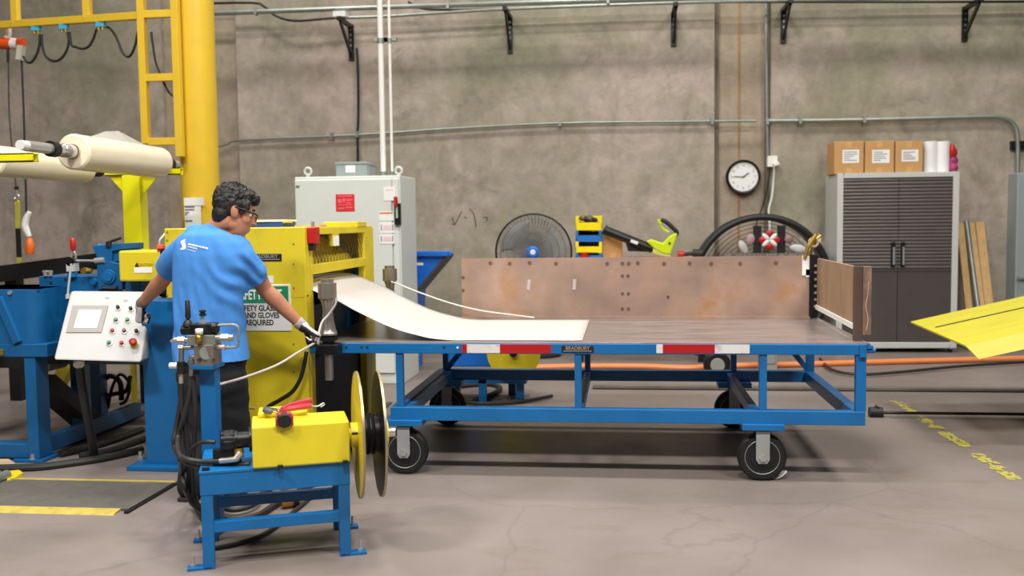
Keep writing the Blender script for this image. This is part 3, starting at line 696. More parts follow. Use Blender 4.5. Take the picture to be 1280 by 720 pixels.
MB().bb(p(470, 440).x, p(518, 440).x, hy0+.03, hy1-.03, 0, p(500, 436).z).build('skid', BLUEB, r)

# ------------------------------------------------------------------ yellow column, jib crane, festoon, hoist
jy = 8.0
cxx = P(249.3, 200, jy).x
r = thing('steel_column', 'thick round yellow steel column behind the worker', 'column', (cxx, jy, 0))
MB().lathe((cxx, jy, 0), Z, [(0, .162), (5.6, .162)], 40).build('shaft', YELC, r)
MB().bb(cxx-.25, cxx+.25, jy-.25, jy+.25, 0, .03).build('base_plate', YELC, r)
q0, q1 = P(231.5, 287, jy-.17), P(250.5, 247, jy-.17); zc = P(240, 255.5, jy-.17).z; x2 = P(255, 250, jy-.17).x
l = one(MB().bb(q0.x, q1.x, jy-.172, jy-.169, q0.z, zc).bb(q0.x, x2, jy-.177, jy-.172, zc-.01, q1.z).bb(cxx-.02, cxx+.02, jy-.17, jy-.15, q0.z+.05, q1.z), 'paper_notice', PAPER, 'white paper notices taped to the yellow column', 'notice')
pr = MB()
for k, (zz, wv) in enumerate(((258.5, .5), (262, .48), (265.5, .2), (268, .1), (276, .36))):
    z_ = P(240, zz, jy-.17).z; pr.bb(q0.x+.005, q0.x+.005+(q1.x-q0.x)*wv*1.2, jy-.1735, jy-.1715, z_-.008, z_+.006)
pr.build('print_lines', GINK, l)
r = thing('jib_crane', 'yellow square-tube jib crane boom braced on the round column', 'crane', (P(200, 180, jy).x, jy, P(200, 196, jy).z))
jf = 7.79
jq = lambda px, py: P(px, py, jf)
pl = jq(183, 180); pr_ = jq(225.5, 196); tw = .062
MB().bb(pl.x-tw/2, pl.x+tw/2, jf-.03, jf+.03, pl.z, 4.3).build('outer_post', YELC, r, .004)
MB().bb(pr_.x-tw/2, pr_.x+tw/2, jf-.03, jf+.03, pr_.z, 4.3).build('inner_post', YELC, r, .004)
for py in (17.5, 97, 177):
    z_ = jq(203, py).z; MB().bb(pl.x+tw/2-.004, pr_.x-tw/2+.004, jf-.026, jf+.026, z_-tw/2, z_+tw/2).build('rung', YELC, r, .004)
bl_ = P(-60, 35.5, 8.3); br_ = jq(180, 19.5)
MB().beam(bl_, br_, .06, .062).build('boom', YELC, r, .004)
up_ = 1.0
MB().beam(bl_+Z*up_, br_+Z*up_, .06, .062).build('boom_top', YELC, r, .004)
for px in (25, 114):
    t_ = (px+60)/240; q = bl_.lerp(br_, t_); MB().bb(q.x-tw/2, q.x+tw/2, q.y-.03, q.y+.03, q.z, q.z+up_).build('web_post', YELC, r, .004)
MB().bb(pr_.x-.02, cxx-.06, jf-.02, jy-.12, pr_.z+.05, pr_.z+.12).build('lug', YELC, r)
def bq(px, dz):
    t_ = (px+60)/240; q = bl_.lerp(br_, t_); return q+Z*(-.031-dz)
for px, lb in ((50.5, 'cyan cable trolley under the boom nearest the orange hoist'), (85, 'middle cyan cable trolley under the boom'), (129.5, 'cyan cable trolley under the boom nearest the ladder frame')):
    q = bq(px, .0); r = thing('festoon_trolley', lb, 'trolley', q, 0, 'cable trolleys under the boom')
    MB().box(q-Z*.02, (.075, .05, .045)).build('body', CYAN, r, .004)
    MB().cyl(q+V((-.018, -.01, -.07)), q+V((-.018, -.01, -.035)), .012).cyl(q+V((.018, -.01, -.07)), q+V((.018, -.01, -.035)), .012).build('cable_clamp', BRASS, r)
f8 = lambda l: [P(x, y, 7.95) for x, y in l]
pipe('festoon_cable', f8([(177, 27), (173, 38), (168, 60), (161, 71), (153, 65), (146, 48), (138, 36), (130, 33)]), .011, BLK, 'black cable loop between the boom ladder and the last trolley', 'cable')
pipe('festoon_cable', f8([(129, 33), (121, 37), (117, 48), (111, 58), (103, 61), (96, 59), (90, 57), (88, 50), (87, 40)]), .011, BLK, 'black cable loop with inline plug between two trolleys', 'cable')
pipe('festoon_cable', f8([(84, 40), (86, 52), (82, 66), (74, 75), (65, 76), (57, 70), (53, 58), (52, 43)]), .011, BLK, 'deep black cable loop between trolleys', 'cable')
pipe('festoon_cable', f8([(50, 43), (49, 58), (45, 70), (39, 78), (33, 77), (29, 70)]), .011, BLK, 'black cable loop running from the trolley to the orange hoist', 'cable')
pipe('crane_cable', [P(x, y, 7.84) for x, y in ((189, 40), (191, 55), (194, 75), (199, 90), (205, 104), (211, 115), (219, 122))], .010, BLK, 'black cable slanting across the ladder frame of the jib', 'cable')
hy = 8.25
h0 = P(2, 55, hy)
r = thing('chain_hoist', 'orange red electric hoist hanging under the yellow boom', 'hoist', P(12, 64, hy))
MB().cyl(P(-14, 54, hy), P(15, 54.5, hy), .052, n=20).build('motor', ORED, r)
MB().cyl(P(15, 54.5, hy), P(23, 55, hy), .05, n=20).build('band', WHITE, r)
MB().cyl(P(23, 53, hy), P(30, 53.5, hy), .042, n=16).build('end_cap', ORED, r)
MB().tube([P(10, 33, hy), P(10, 41, hy), P(9, 48, hy)], .03, 8).build('trolley_hook', WHITE, r)
MB().box(P(26, 66, hy-.02), (.05, .06, .13), Matrix.Rotation(.2, 3, 'Y')).build('cable_guide', mat('dirty_white', (190, 186, 170), .6), r)
MB().cyl(P(10, 62, hy), P(10, 78, hy), .012).build('chain_box', BLK, r)
# hanging lifting strap and hook knife
r = thing('lifting_sling', 'olive and black lifting sling with snap hook hanging on a cord', 'sling', P(23, 331, hy))
MB().tube([P(10.5, 76, hy), P(12, 150, hy), P(20, 232, hy)], .006, 6).build('cord', HOSE, r)
MB().box(P(20.5, 235, hy), (.03, .02, .03)).build('swivel', BLK, r)
MB().torus(P(21, 246, hy), Yv, .022, .007, 20, 6).cyl(P(20.5, 237, hy), P(21, 243, hy), .008).build('snap_hook', CHROME, r)
MB().torus(P(21, 253, hy), Yv, .02, .007, 20, 6).build('ring', BRASS, r)
for nm, a_, b_, m in (('strap', (22, 252), (22.5, 286), SLING), ('grip', (22.5, 285), (24, 322), BLK), ('strap_end', (24, 321), (24, 332), SLING)):
    MB().beam(P(*a_, hy), P(*b_, hy), .048, .012, up=(0, 1, 0)).build(nm, m, r, .003)
r = thing('pendant_handle', 'white hooked pendant with orange handle hanging on a black cord', 'pendant', P(37, 320, hy))
MB().tube([P(27, 75, hy), P(30, 150, hy), P(33, 266, hy)], .009, 6).build('cord', BLK, r)
MB().tube([P(37, 265, hy), P(33, 273, hy), P(31.5, 282, hy), P(34, 290, hy), P(37, 296, hy)], lambda t: .02+.012*math.sin(PI*t), 8).build('hook', WHITE, r)
MB().lathe(P(37, 297, hy), P(37.5, 319, hy)-P(37, 297, hy), [(0, .012), (.02, .03), (.07, .04), (.13, .042), (.155, .03)], 14).build('handle', ORANGE, r)

# ================================================================== stretch-film rolls on yellow T stands
fa = P(86, 189, 5.9)
def t_stand(y, p0, p1, ptop, post, label, gus, z0=0.0):
    a, b = P(p0, ptop, y), P(p1, ptop, y); zt = a.z; h = .055
    q0, q1 = P(post[0], 250, y), P(post[1], 250, y)
    r = thing('roll_stand', label, 'stand', ((q0.x+q1.x)/2, y, z0), 0, 'yellow T stands for the film rolls')
    hb = MB(); 
    hb.bb(a.x, b.x, y-.03, y+.03, zt-h, zt-h+.008).bb(a.x, b.x, y-.03, y+.03, zt-.008, zt).bb(a.x, b.x, y-.03, y-.022, zt-h, zt).bb(a.x, b.x, y+.022, y+.03, zt-h, zt)
    hb.build('crossbar', YELB, r)
    MB().bb(q0.x, q1.x, y-.06, y+.06, z0, zt-h).build('post', YELB, r, .004)
    MB().bb(q0.x-.06, q1.x+.06, y-.1, y+.1, z0, z0+.012).build('base_plate', YELB, r)
    for sg in (1, -1):
        ex = q1.x if sg > 0 else q0.x
        MB().prism([(ex, y-.01, zt-h), (ex+sg*gus, y-.01, zt-h), (ex, y-.01, zt-h-gus*1.1)], (0, .02, 0)).build('gusset', YELB, r)
    return zt
zt1 = t_stand(5.72, -100, 44.5, 194.5, (-75, -50), 'yellow T stand under the near end of the film shafts', .1)
zt2 = t_stand(7.28, 133, 227, 211.5, (158, 180), 'yellow T stand with gusset under the far end of the film roll', .135, P(170, 384, 7.28).z)
def film(c, y0, y1, rad, label):
    r = thing('film_roll', label, 'film roll', (c.x, (y0+y1)/2, c.z-rad), 0, 'cream stretch film rolls')
    MB().lathe((c.x, y0, c.z), Yv, [(0, .046), (0, rad-.012), (.012, rad), ((y1-y0)*.5, rad*1.01), (y1-y0-.012, rad), (y1-y0, rad-.012), (y1-y0, .046)], 40, caps=False).build('film', FILM, r)
    MB().lathe((c.x, y0-.01, c.z), Yv, [(0, .046), (0, .052), (y1-y0+.02, .052), (y1-y0+.02, .046), (0, .046)], 24, caps=False).build('core', CORK, r)
    return r
r = film(fa, 5.95, 7.12, .118, 'cream stretch film roll topped with loose clear film')
wr = MB(); c = fa+V((0, 6.45-5.9, .1))
fan_ = [c+V((-.06, -.3, 0)), c+V((-.05, -.1, .04)), c+V((.0, .05, .085)), c+V((.05, .25, .03)), c+V((.06, .4, .0)), c+V((.05, .0, 0))]
wr.add([c+V((-.07, -.35, -.02)), c+V((-.02, -.05, .075)), c+V((.02, .05, .085)), c+V((.06, .4, .0)), c+V((.09, .1, -.02)), c+V((-.09, .05, -.03))], [(0, 1, 5), (1, 2, 5), (2, 3, 5), (0, 4, 1), (1, 4, 2), (2, 4, 3)])
wr.build('loose_film', FILMC, r)
f2 = P(14, 203, 6.2); film(f2, 5.98, 7.1, .105, 'cream stretch film roll lying lower behind the near crossbar')
for c, lb, ys in ((fa, 'bright steel shaft through the upper film roll', 5.45), (f2, 'bright steel shaft through the lower film roll', 5.62)):
    o = one(MB().cyl((c.x, ys, c.z), (c.x, 7.42, c.z), .034, n=20).lathe((c.x, 5.93, c.z), -Yv, [(0, .045), (.1, .045), (.12, .034)], 20), 'roll_shaft', CHROME, lb, 'shaft', 'film roll shafts')
    for y, zt in ((5.72, zt1), (7.28, zt2)):
        MB().lathe((c.x, y-.03, c.z), Yv, [(0, .05), (.06, .05)], 16).bb(c.x-.02, c.x+.02, y-.03, y+.03, min(zt, c.z)-.002, max(zt, c.z)).build('bearing', BLKM, o)
    MB().cyl((c.x, ys-.06, c.z), (c.x, ys+.01, c.z), .03, n=16).build('end_sleeve', WHITE, o)

# ================================================================== blue leveller frame at far left
fy = 5.32
r = thing('leveller_frame', 'heavy blue steel machine frame with rounded housing at far left', 'machine frame', (P(40, 578, fy).x, fy, 0))
q = lambda px, py, y=fy: P(px, py, y)
lx0, lx1 = q(32, 500).x, q(46, 500).x
MB().bb(lx0, lx1, fy, fy+.13, .02, q(40, 430).z).build('leg', BLUE2, r, .004)
MB().bb(q(18, 578).x, lx1+.03, fy-.02, fy+.18, 0, .02).build('foot_plate', BLUE2, r, .003)
MB().cyl(q(41, 574), q(41, 568), .012).cyl(q(41, 575.5), q(41, 573), .02, n=6).build('anchor_bolt', STEEL, r)
MB().bb(q(-60, 437).x, q(60, 437).x, fy-.01, fy+.14, q(40, 446).z, q(40, 430).z).build('table_rail', BLUE2, r, .004)
MB().bb(q(-60, 437).x, lx0+.01, fy+.01, fy+.12, q(30, 573).z, q(30, 556).z).build('bottom_rail', BLUE2, r, .004)
MB().bb(lx0+.01, lx1-.01, fy+.1, fy+1.25, .03, .13).build('floor_rail', BLUE2, r, .004)
# rounded housing
def hous(u, v):
    x0 = q(-60, 400).x; x1 = q(48, 400).x; z0, z1 = q(40, 431).z, q(40, 362).z
    # profile in XY: flat front with rounded right corner
    path = [(x0, fy-.0)]; 
    R_ = .09
    for k in range(9): path.append((x1-R_+R_*math.sin(k*PI/16), fy+R_-R_*math.cos(k*PI/16)))
    path.append((x1, fy+.5)); n = len(path)-1
    i = min(int(u*n+1e-6), n); x, y = path[i]
    return V((x, y, z0+(z1-z0)*v))
h = MB(); h.surf(hous, 10, 1, smooth=True); z1 = q(40, 362).z
h.add([hous(i/10, 1) for i in range(11)]+[V((q(-60, 400).x, fy+.5, z1))], [tuple(range(12))])
h.build('housing', BLUE2, r)
MB().bb(q(-60, 400).x, q(46, 400).x, fy+.03, fy+.5, z1-.012, z1).build('housing_top', BLUE2, r)
MB().beam(q(0, 372)-Yv*.012, q(24, 428)-Yv*.012, .05, .03, up=(0, 1, 0)).build('rib', BLUE2, r, .004)
MB().cyl(q(13, 366)-Yv*.012, q(13, 366)+Yv*.01, .012).build('pin', STEEL, r)
MB().box(q(1, 440)-Yv*.015, (.06, .02, .035)).build('latch', BRASS, r, .003)
# rear legs and dark innards
for px0, px1, yy, yt in ((108, 125, 6.5, 440), (88, 103, 6.1, 450)):
    a = P(px0, 480, yy); b = P(px1, 480, yy); MB().bb(a.x, b.x, yy, yy+.1, 0, P(60, 455, 5.95).z).build('rear_leg', BLUE2, r, .003)
# machine bed: beam, bearing block and guard
by = 5.62
r = thing('roll_machine_bed', 'blue roll machine bed with bearing block and clamps', 'machine', (P(130, 560, by).x, by+.3, 0))
q = lambda px, py, y=by: P(px, py, y)
a, b = q(49.5, 374), q(122, 345); MB().bb(a.x, b.x, by, by+.3, a.z, b.z).build('side_beam', BLUE2, r, .005)
for px, py in ((57, 366), (72, 366), (64, 353), (82, 349), (105, 364)): MB().cyl(q(px, py)-Yv*.004, q(px, py)+Yv*.01, .009).build('bolt', DARK, r)
MB().cyl(q(119, 352)-Yv*.03, q(119, 352)+Yv*.01, .02).build('stud', BLUE2, r)
blk = MB(); blk.prism([q(121, 362), q(121, 322), q(115, 307), q(152, 304), q(152, 312), q(140, 314), q(139, 327), q(152, 330), q(153, 362)], (0, .28, 0)); blk.build('bearing_block', BLUE2, r, .005)
MB().lathe(q(136.5, 346)-Yv*.02, Yv, [(0, .012), (.0, .028), (.008, .03), (.008, .042), (.02, .045)], 20).build('bearing', BLUE, r)
MB().tube([q(129, 357)-Yv*.006, q(131, 360)-Yv*.006, q(145, 360)-Yv*.006, q(147, 357)-Yv*.006], .008, 6).build('slot_lip', DARK, r)
MB().bb(q(139, 330).x, q(153, 330).x, by+.02, by+.25, q(139, 327).z, q(139, 313).z).build('recess', BLUE2, r)
MB().cyl(q(136, 308), q(136, 302), .018).tube([q(135.5, 303), q(141, 301), q(151.5, 297.5)], .009, 6).build('clamp_lever', BLK, r)
for px in (122, 131, 148): MB().cyl(q(px, 309)+Yv*.02, q(px, 305)+Yv*.02, .014, n=6).build('cap_screw', BLUE, r)
# toggle clamp with red grip
c = MB(); c.cyl(q(91, 346), q(90.5, 333), .03, .025).build('clamp_post', BLUE, r)
MB().box(q(91, 334), (.05, .06, .05)).cyl(q(88, 332), q(93, 330), .022).build('clamp_body', CABW, r)
MB().cyl(q(90.5, 327)-Yv*.03, q(90.5, 327)+Yv*.03, .028).build('clamp_pivot', BLKM, r)
MB().tube([q(91, 326), q(89, 320), q(92, 314), q(95, 320), q(93, 325)], .006, 6).build('clamp_link', STEEL, r)
MB().lathe(q(91.8, 313), q(90.6, 296.5)-q(91.8, 313), [(0, .012), (.01, .016), (.065, .017), (.077, .01)], 12).build('red_grip', RED, r)
MB().cyl(q(94, 326), q(119, 326), .008).cyl(q(119, 326), q(131, 325), .018).build('push_rod', STEEL, r)
MB().cyl(q(108, 338)-Yv*.05, q(120, 338)-Yv*.05, .014).lathe(q(112, 338)-Yv*.07, Yv, [(0, .02), (.04, .02)], 10).build('thumb_screw', BRASS, r)
MB().cyl(q(54, 340), q(65, 340), .01).cyl(q(57, 338), q(57, 345), .014).cyl(q(63, 338), q(63, 345), .012).build('wing_nut', STEEL, r)
MB().tube([q(112, 328)-Yv*.2, q(110, 345)-Yv*.2, q(108, 362)-Yv*.2, q(108, 368)-Yv*.2], .006, 6).cyl(q(108, 365)-Yv*.2, q(108, 370)-Yv*.2, .014).build('sensor_wire', CABW, r)
# dark rollers and innards
a, b = P(48, 420, 5.95), P(205, 376, 5.95)
MB().bb(a.x, b.x, 5.95, 6.6, P(60, 455, 5.95).z, b.z+.05).build('inner_block', DARK, r)
MB().bb(P(50, 400, 5.7).x, P(205, 400, 5.7).x, by+.05, 6.9, .93, .97).build('shade_deck', DARK, r)  # unseen deck plates added to block overhead light from the space below
MB().bb(P(-60, 400, 5.9).x, P(50, 400, 5.9).x, 5.83, 6.25, .91, .95).build('shade_deck', DARK, r)
MB().bb(P(-60, 400, 6.1).x, P(45, 400, 6.1).x, 6.1, 6.2, .45, .91).build('inner_skirt', DARK, r)
for px in (166, 184, 200): MB().cyl(q(px, 358), q(px, 358)+Yv*.6, .05, n=16).build('roller', BLUE2, r)
MB().bb(q(150, 360).x, q(205, 350).x, by+.1, by+.4, q(150, 372).z, q(150, 352).z).build('roller_bed', DARK, r)
MB().beam(P(53, 397, 5.9), P(82, 390, 5.9), .05, .03).build('yellow_guide', YEL2, r)
MB().beam(P(50, 475, 5.8), P(118, 535, 6.3), .2, .09).build('sloping_tray', DARK, r)
MB().beam(P(66, 492, 6.9), P(92, 446, 6.9), .09, .1, up=(0, 1, 0)).build('yellow_brace', YEL2, r)
z_ = P(170, 384, 7.28).z; MB().bb(P(128, 400, 7.1).x, P(215, 400, 7.1).x, 7.1, 7.45, P(170, 432, 7.1).z, z_).build('rear_bed', DARK, r)
MB().bb(P(172, 400, 7.2).x, P(184, 400, 7.2).x, 7.2, 7.35, 0, P(170, 430, 7.1).z).build('rear_bed_leg', DARK, r)
fz = G(167.5, 505); MB().bb(P(163.5, 480, 7.05).x, P(168.5, 480, 7.05).x, 7.05, 7.09, 0, P(167, 440, 7.05).z+.1).build('yellow_upright', YEL2, r)
MB().cyl(P(54, 456, 6.2), P(78, 450, 6.4), .055, n=16).build('grey_roll', mat('dirty_roll', (150, 142, 130), .6, var=.25), r)
# blue main post
pa, pb = P(180, 500, 5.22), P(240, 500, 5.22)
MB().bb(pa.x, pb.x, 5.22, 5.42, .02, P(200, 376, 5.2).z).build('main_post', BLUE, r, .006)
MB().bb(G(160, 588).x, pb.x+.06, 5.16, 5.5, 0, .028).build('post_foot', BLUE, r, .004)
MB().cyl(G(176, 580)+Z*.025, G(176, 580)+Z*.075, .012).cyl(G(176, 580)+Z*.028, G(176, 580)+Z*.045, .022, n=6).build('anchor_bolt', STEEL, r)
# tangled hoses under the machine
def cable(pts, rad, label, m=HOSE, name='floor_hose', n=8):
    return pipe(name, pts, rad, m, label, 'hose', None, n, 6)
for k, (l, rad) in enumerate((([(130, 505), (128, 480), (138, 470), (150, 478), (152, 500)], .02), ([(135, 510), (140, 485), (150, 468), (162, 480), (158, 500), (150, 505)], .012), ([(128, 495), (145, 492), (158, 488), (163, 470)], .016))):
    cable([P(x, y, 6.6) for x, y in l], rad, ('thick black hose bundled behind the console post', 'thin black hose looped behind the console post', 'black hose arching up beside the yellow upright')[k])
for k, (a, b) in enumerate((((60, 565), (178, 520)), ((75, 572), (178, 540)), ((100, 574), (180, 552)))):
    cable([G(*a)+Z*.02, G((a[0]+b[0])/2, (a[1]+b[1])/2+3)+Z*.02, G(*b)+Z*.02], .02, ('dark floor cable farthest under the blue machine', 'dark floor cable in the middle under the blue machine', 'dark floor cable closest to the console post')[k])
pipe('floor_cable', [G(-30, 590)+Z*.022, G(10, 589.5)+Z*.022, G(50, 588)+Z*.022, G(90, 583)+Z*.022, G(130, 577)+Z*.022, G(178, 566)+Z*.022], .022, HOSE, 'thick black cable snaking over the floor behind the mat', 'cable')
r = thing('black_conveyor', 'long black conveyor boom slanting past the blue machine', 'conveyor', (P(40, 420, 7.3).x, 7.3, 0))
MB().beam(P(-60, 350, 7.1), P(124, 326, 7.5), .2, .13).build('boom', BLKM, r)
q = P(20, 400, 7.3); MB().bb(q.x-.05, q.x+.05, 7.25, 7.35, 0, P(20, 345, 7.3).z).build('leg', BLKM, r)
MB().bb(P(112, 500, 7.5).x-.04, P(112, 500, 7.5).x+.04, 7.44, 7.54, 0, P(112, 334, 7.5).z).build('leg', BLKM, r)
MB().cyl(P(25, 356, 7.15), P(25, 362, 7.15), .03).build('roller_knob', BRASS, r)
# yellow guard box
gy = 5.5
a, b = P(149, 352, gy), P(207, 313, gy)
r = thing('guard_box', 'yellow sheet-metal guard box with small warning sticker', 'guard', ((a.x+b.x)/2, gy+.1, a.z))
MB().bb(a.x, b.x, gy, gy+.28, a.z, b.z).build('cover', YEL2, r, .012)
c0, c1 = P(168, 341, gy), P(190, 334, gy)
MB().bb(c0.x, c1.x, gy-.002, gy+.001, c0.z, c1.z).build('sticker', PAPER, r)
t0 = P(171, 331, gy-.002); MB().prism([t0+V((-.016, 0, -.012)), t0+V((.016, 0, -.012)), t0+V((0, 0, .014))], (0, .002, 0)).build('warning_triangle', INK, r)
text('CAUTION', .022, P(182, 331, gy-.002), X, Z, YINK, r, 'caution_lettering')
# guard lower bracket toward the main post
MB().bb(b.x-.02, b.x+.25, gy+.06, gy+.2, a.z+.03, b.z-.03).build('bracket', YEL2, r)

# ================================================================== operator console
BL, BR, TR, TL = P(66, 450, 4.98), P(176, 453, 5.06), P(191, 364, 5.36), P(88, 363.5, 5.30)
_n = (BR-BL).cross(TL-BL).normalized(); TR = RP(191, 364, BL, _n)
r = thing('control_console', 'white sloping operator console with screen and push buttons', 'console', G(120, 577))
nrm = (BR-BL).cross(TL-BL).normalized()
if nrm.y > 0: nrm = -nrm
ux = (BR-BL).normalized(); uy = nrm.cross(ux) if False else ((TL-BL)-ux*(TL-BL).dot(ux)).normalized()
TBl, TBr, BBr, BBl = TL+V((.03, .08, -.015)), P(203.5, 371, 5.5), P(204, 441, 5.5), BL+V((.1, .45, .06))
cb = MB(); cb.add([BL, BR, TR, TL, BBl, BBr, TBr, TBl], [(0, 1, 2, 3), (1, 5, 6, 2), (5, 4, 7, 6), (4, 0, 3, 7), (3, 2, 6, 7), (4, 5, 1, 0)])
cb.build('enclosure', CONS, r, .012)
def F_(px, py, out=0.0): return RP(px, py, BL, nrm)+nrm*out
def plate(pts, th, name, m, parent): return MB().prism([F_(x, y) for x, y in pts], nrm*th).build(name, m, parent)
bz = plate([(83, 416), (127, 416), (135.5, 382.5), (91, 382.5)], .006, 'screen_bezel', BEZEL, r)
plate([(92.5, 411), (121, 411), (128, 388), (99, 388)], .0075, 'screen', SCREEN, bz)
text('Panel', .012, F_(103, 385.5, .008), ux, uy, PAPER, bz, 'screen_brand') if False else None
def knob(px, py, m1, m2, nm, rad=.013, h=.02):
    k = MB().lathe(F_(px, py), nrm, [(0, rad*1.25), (.005, rad*1.25), (.006, rad)], 18).build(nm, m1, r)
    MB().lathe(F_(px, py), nrm, [(.004, rad*.85), (h, rad*.8), (h+.002, rad*.6)], 16).build('cap', m2, k)
for px, py, m2, nm in ((148, 385.5, INK, 'selector'), (164, 387, INK, 'selector'), (145.5, 401, GREENB, 'push_button'), (160, 401, GREENB, 'push_button'), (141, 414.5, RED, 'push_button'), (156, 414.5, mat('purple_cap', (110, 80, 110), .4), 'push_button'), (171, 415, INK, 'selector'), (137, 429.5, GREENB, 'push_button'), (152.5, 430, RED, 'push_button')):
    knob(px, py, WHITE if nm == 'selector' else STEEL, m2, nm)
e = MB().lathe(F_(168, 431.5), nrm, [(0, .022), (.012, .022), (.014, .018)], 20).build('stop_collar', YEL, r)
MB().lathe(F_(168, 431.5), nrm, [(.01, .012), (.03, .012), (.032, .022), (.042, .021), (.047, .012), (.048, .002)], 20).build('stop_button', RED, e)
for px, py in ((134, 372.5), (157, 376)): plate([(px-2.5, py+1), (px+2.5, py+1), (px+3, py-1), (px-2, py-1)], .001, 'legend', BEZEL, r)
MB().tube([P(99, 452, 5.15), P(104, 490, 5.2), P(110, 525, 5.28), G(119, 575)+Z*.02], .026, 14).build('post', mat('grey_black_post', (52, 52, 56), .4, metal=.4), r)
MB().cyl(G(119, 575), G(119, 575)+Z*.02, .09, n=20).build('post_base', BLKM, r)
MB().cyl(P(98.5, 456, 5.12), P(98.5, 447, 5.16), .03).build('flange', STEEL, r)
MB().cyl(P(190, 438, 5.33), P(201, 437, 5.33), .016).cyl(P(192, 443, 5.36), P(200, 442, 5.36), .02).build('cable_gland', STEEL, r)
MB().tube([P(200, 438, 5.33), P(207, 436, 5.32), P(213, 429, 5.3), P(217, 420, 5.3), P(222, 410, 5.3)], .008, 6).build('cable', HOSE, r)
MB().tube([P(209, 408, 5.3), P(212, 417, 5.3), P(214, 424, 5.3)], .005, 6).build('tie', CABW, r)

# ================================================================== yellow straightener machine with sign
my = 5.15; my1 = 6.62
xm = P(381, 300, my).x; xl = P(205.5, 300, my).x
ztop = P(300, 284.5, my).z
r = thing('straightener_machine', 'yellow straightener machine with mesh guard and safety sign', 'machine', ((xm+xl)/2, (my+my1)/2, 0))
zb = P(210, 373, my).z; xc = P(292, 400, my).x
MB().bb(xl, xm, my, my+.05, zb, ztop).build('front_panel', YEL2, r, .006)
MB().bb(xc, xm, my+.001, my+.05, .06, zb+.02).build('front_leg_panel', YEL2, r, .006)
MB().bb(xl, xm, my1-.05, my1, .06, ztop-.01).build('rear_panel', YEL2, r, .006)
MB().bb(xl+.02, xm-.005, my+.04, my1-.04, ztop-.03, ztop-.004).build('top_cover', YEL2, r, .003)
zg0 = P(386, 342, my).z; zg1 = ztop
yf1 = PX(390, 300, xm).y; yr0 = PX(455, 300, xm).y
MB().bb(xm-.045, xm+.002, my+.04, yf1, .06, zg1).build('side_post', YEL2, r, .004)
MB().bb(xm-.045, xm+.002, yr0, my1-.03, .06, zg1).build('side_post', YEL2, r, .004)
MB().bb(xm-.03, xm+.006, yf1-.03, yr0+.03, zg1-.045, zg1-.004).build('guard_top_rail', YEL2, r, .003)
MB().bb(xm-.03, xm+.006, yf1-.03, yr0+.03, zg0-.012, zg0+.045).build('guard_bottom_rail', YEL2, r, .003)
ym0, ym1 = PX(415, 300, xm).y, PX(423, 300, xm).y
mu = MB().bb(xm-.02, xm+.005, ym0, ym1, zg0+.14, zg1-.03).build('mullion', YEL2, r, .002)
MB().bb(xm+.004, xm+.008, ym0+.01, ym1-.01, zg0+.14, zg0+.2).build('latch_tag', PAPER, mu)
ms = MB(); H_ = zg1-zg0-.06; zz0 = zg0+.03; step = .062
y = yf1-H_
while y < yr0+.02:
    for sg in (1, -1):
        # bar from bottom to top crossing, clipped to the opening
        ya, yb2 = (y, y+H_*.9) if sg > 0 else (y+H_*.9, y)
        za, zb_ = zz0, zz0+H_
        def clip(yv): return za+(yv-ya)/(yb2-ya)*(zb_-za)
        lo, hi = max(min(ya, yb2), yf1-.01), min(max(ya, yb2), yr0+.01)
        if hi-lo > .01: ms.beam((xm-.012, lo, clip(lo)), (xm-.012, hi, clip(hi)), .0016, .0026, up=(1, 0, 0))
    y += step
ms.build('mesh_guard', mat('grey_black_mesh', (84, 78, 58), .5, metal=.2), r)
# inner yellow expanded tray seen through the mesh
tr = MB(); x1_ = xm-.12; x0_ = xm-.30
ty0, ty1 = yf1+.02, PX(436, 320, xm-.12).y
tr.add([(x0_, ty0, zg0+.19), (x0_, ty1, zg0+.19), (x1_, ty1, zg0+.07), (x1_, ty0, zg0+.07)], [(0, 1, 2, 3)])
tr.add([(x1_, ty0, zg0+.07), (x1_, ty1, zg0+.07), (x1_+.03, ty1, zg0+.0), (x1_+.03, ty0, zg0+.0)], [(0, 1, 2, 3)])
tr.build('inner_tray', MESHY, r, solid=.004)
MB().bb(xl+.02, xm-.36, my+.06, my1-.06, .12, ztop-.06).build('inner_block', DARK, r)
MB().bb(xm-.5, xm-.05, my+.06, my1-.06, .1, .62).build('lower_block', DARK, r)
for z_, rr in ((zg0-.13, .05), (zg0+.0, .045)): MB().cyl((xm-.33, my+.05, z_), (xm-.33, my1-.05, z_), rr, n=20).build('exit_roller', STEELW, r)
MB().bb(xm-.06, xm-.015, my+.05, my+.13, P(390, 374, my).z, P(390, 363, my).z).build('blue_clevis', BLUE2, r)
MB().bb(xm-.1, xm-.03, my1-.2, my1-.1, .4, zg0).build('blue_post', BLUE2, r)
MB().bb(xm-.5, xm-.1, my+.1, my1-.1, P(390, 440, my).z-.02, P(390, 365, my).z-.11).build('blue_bed', BLUE2, r)
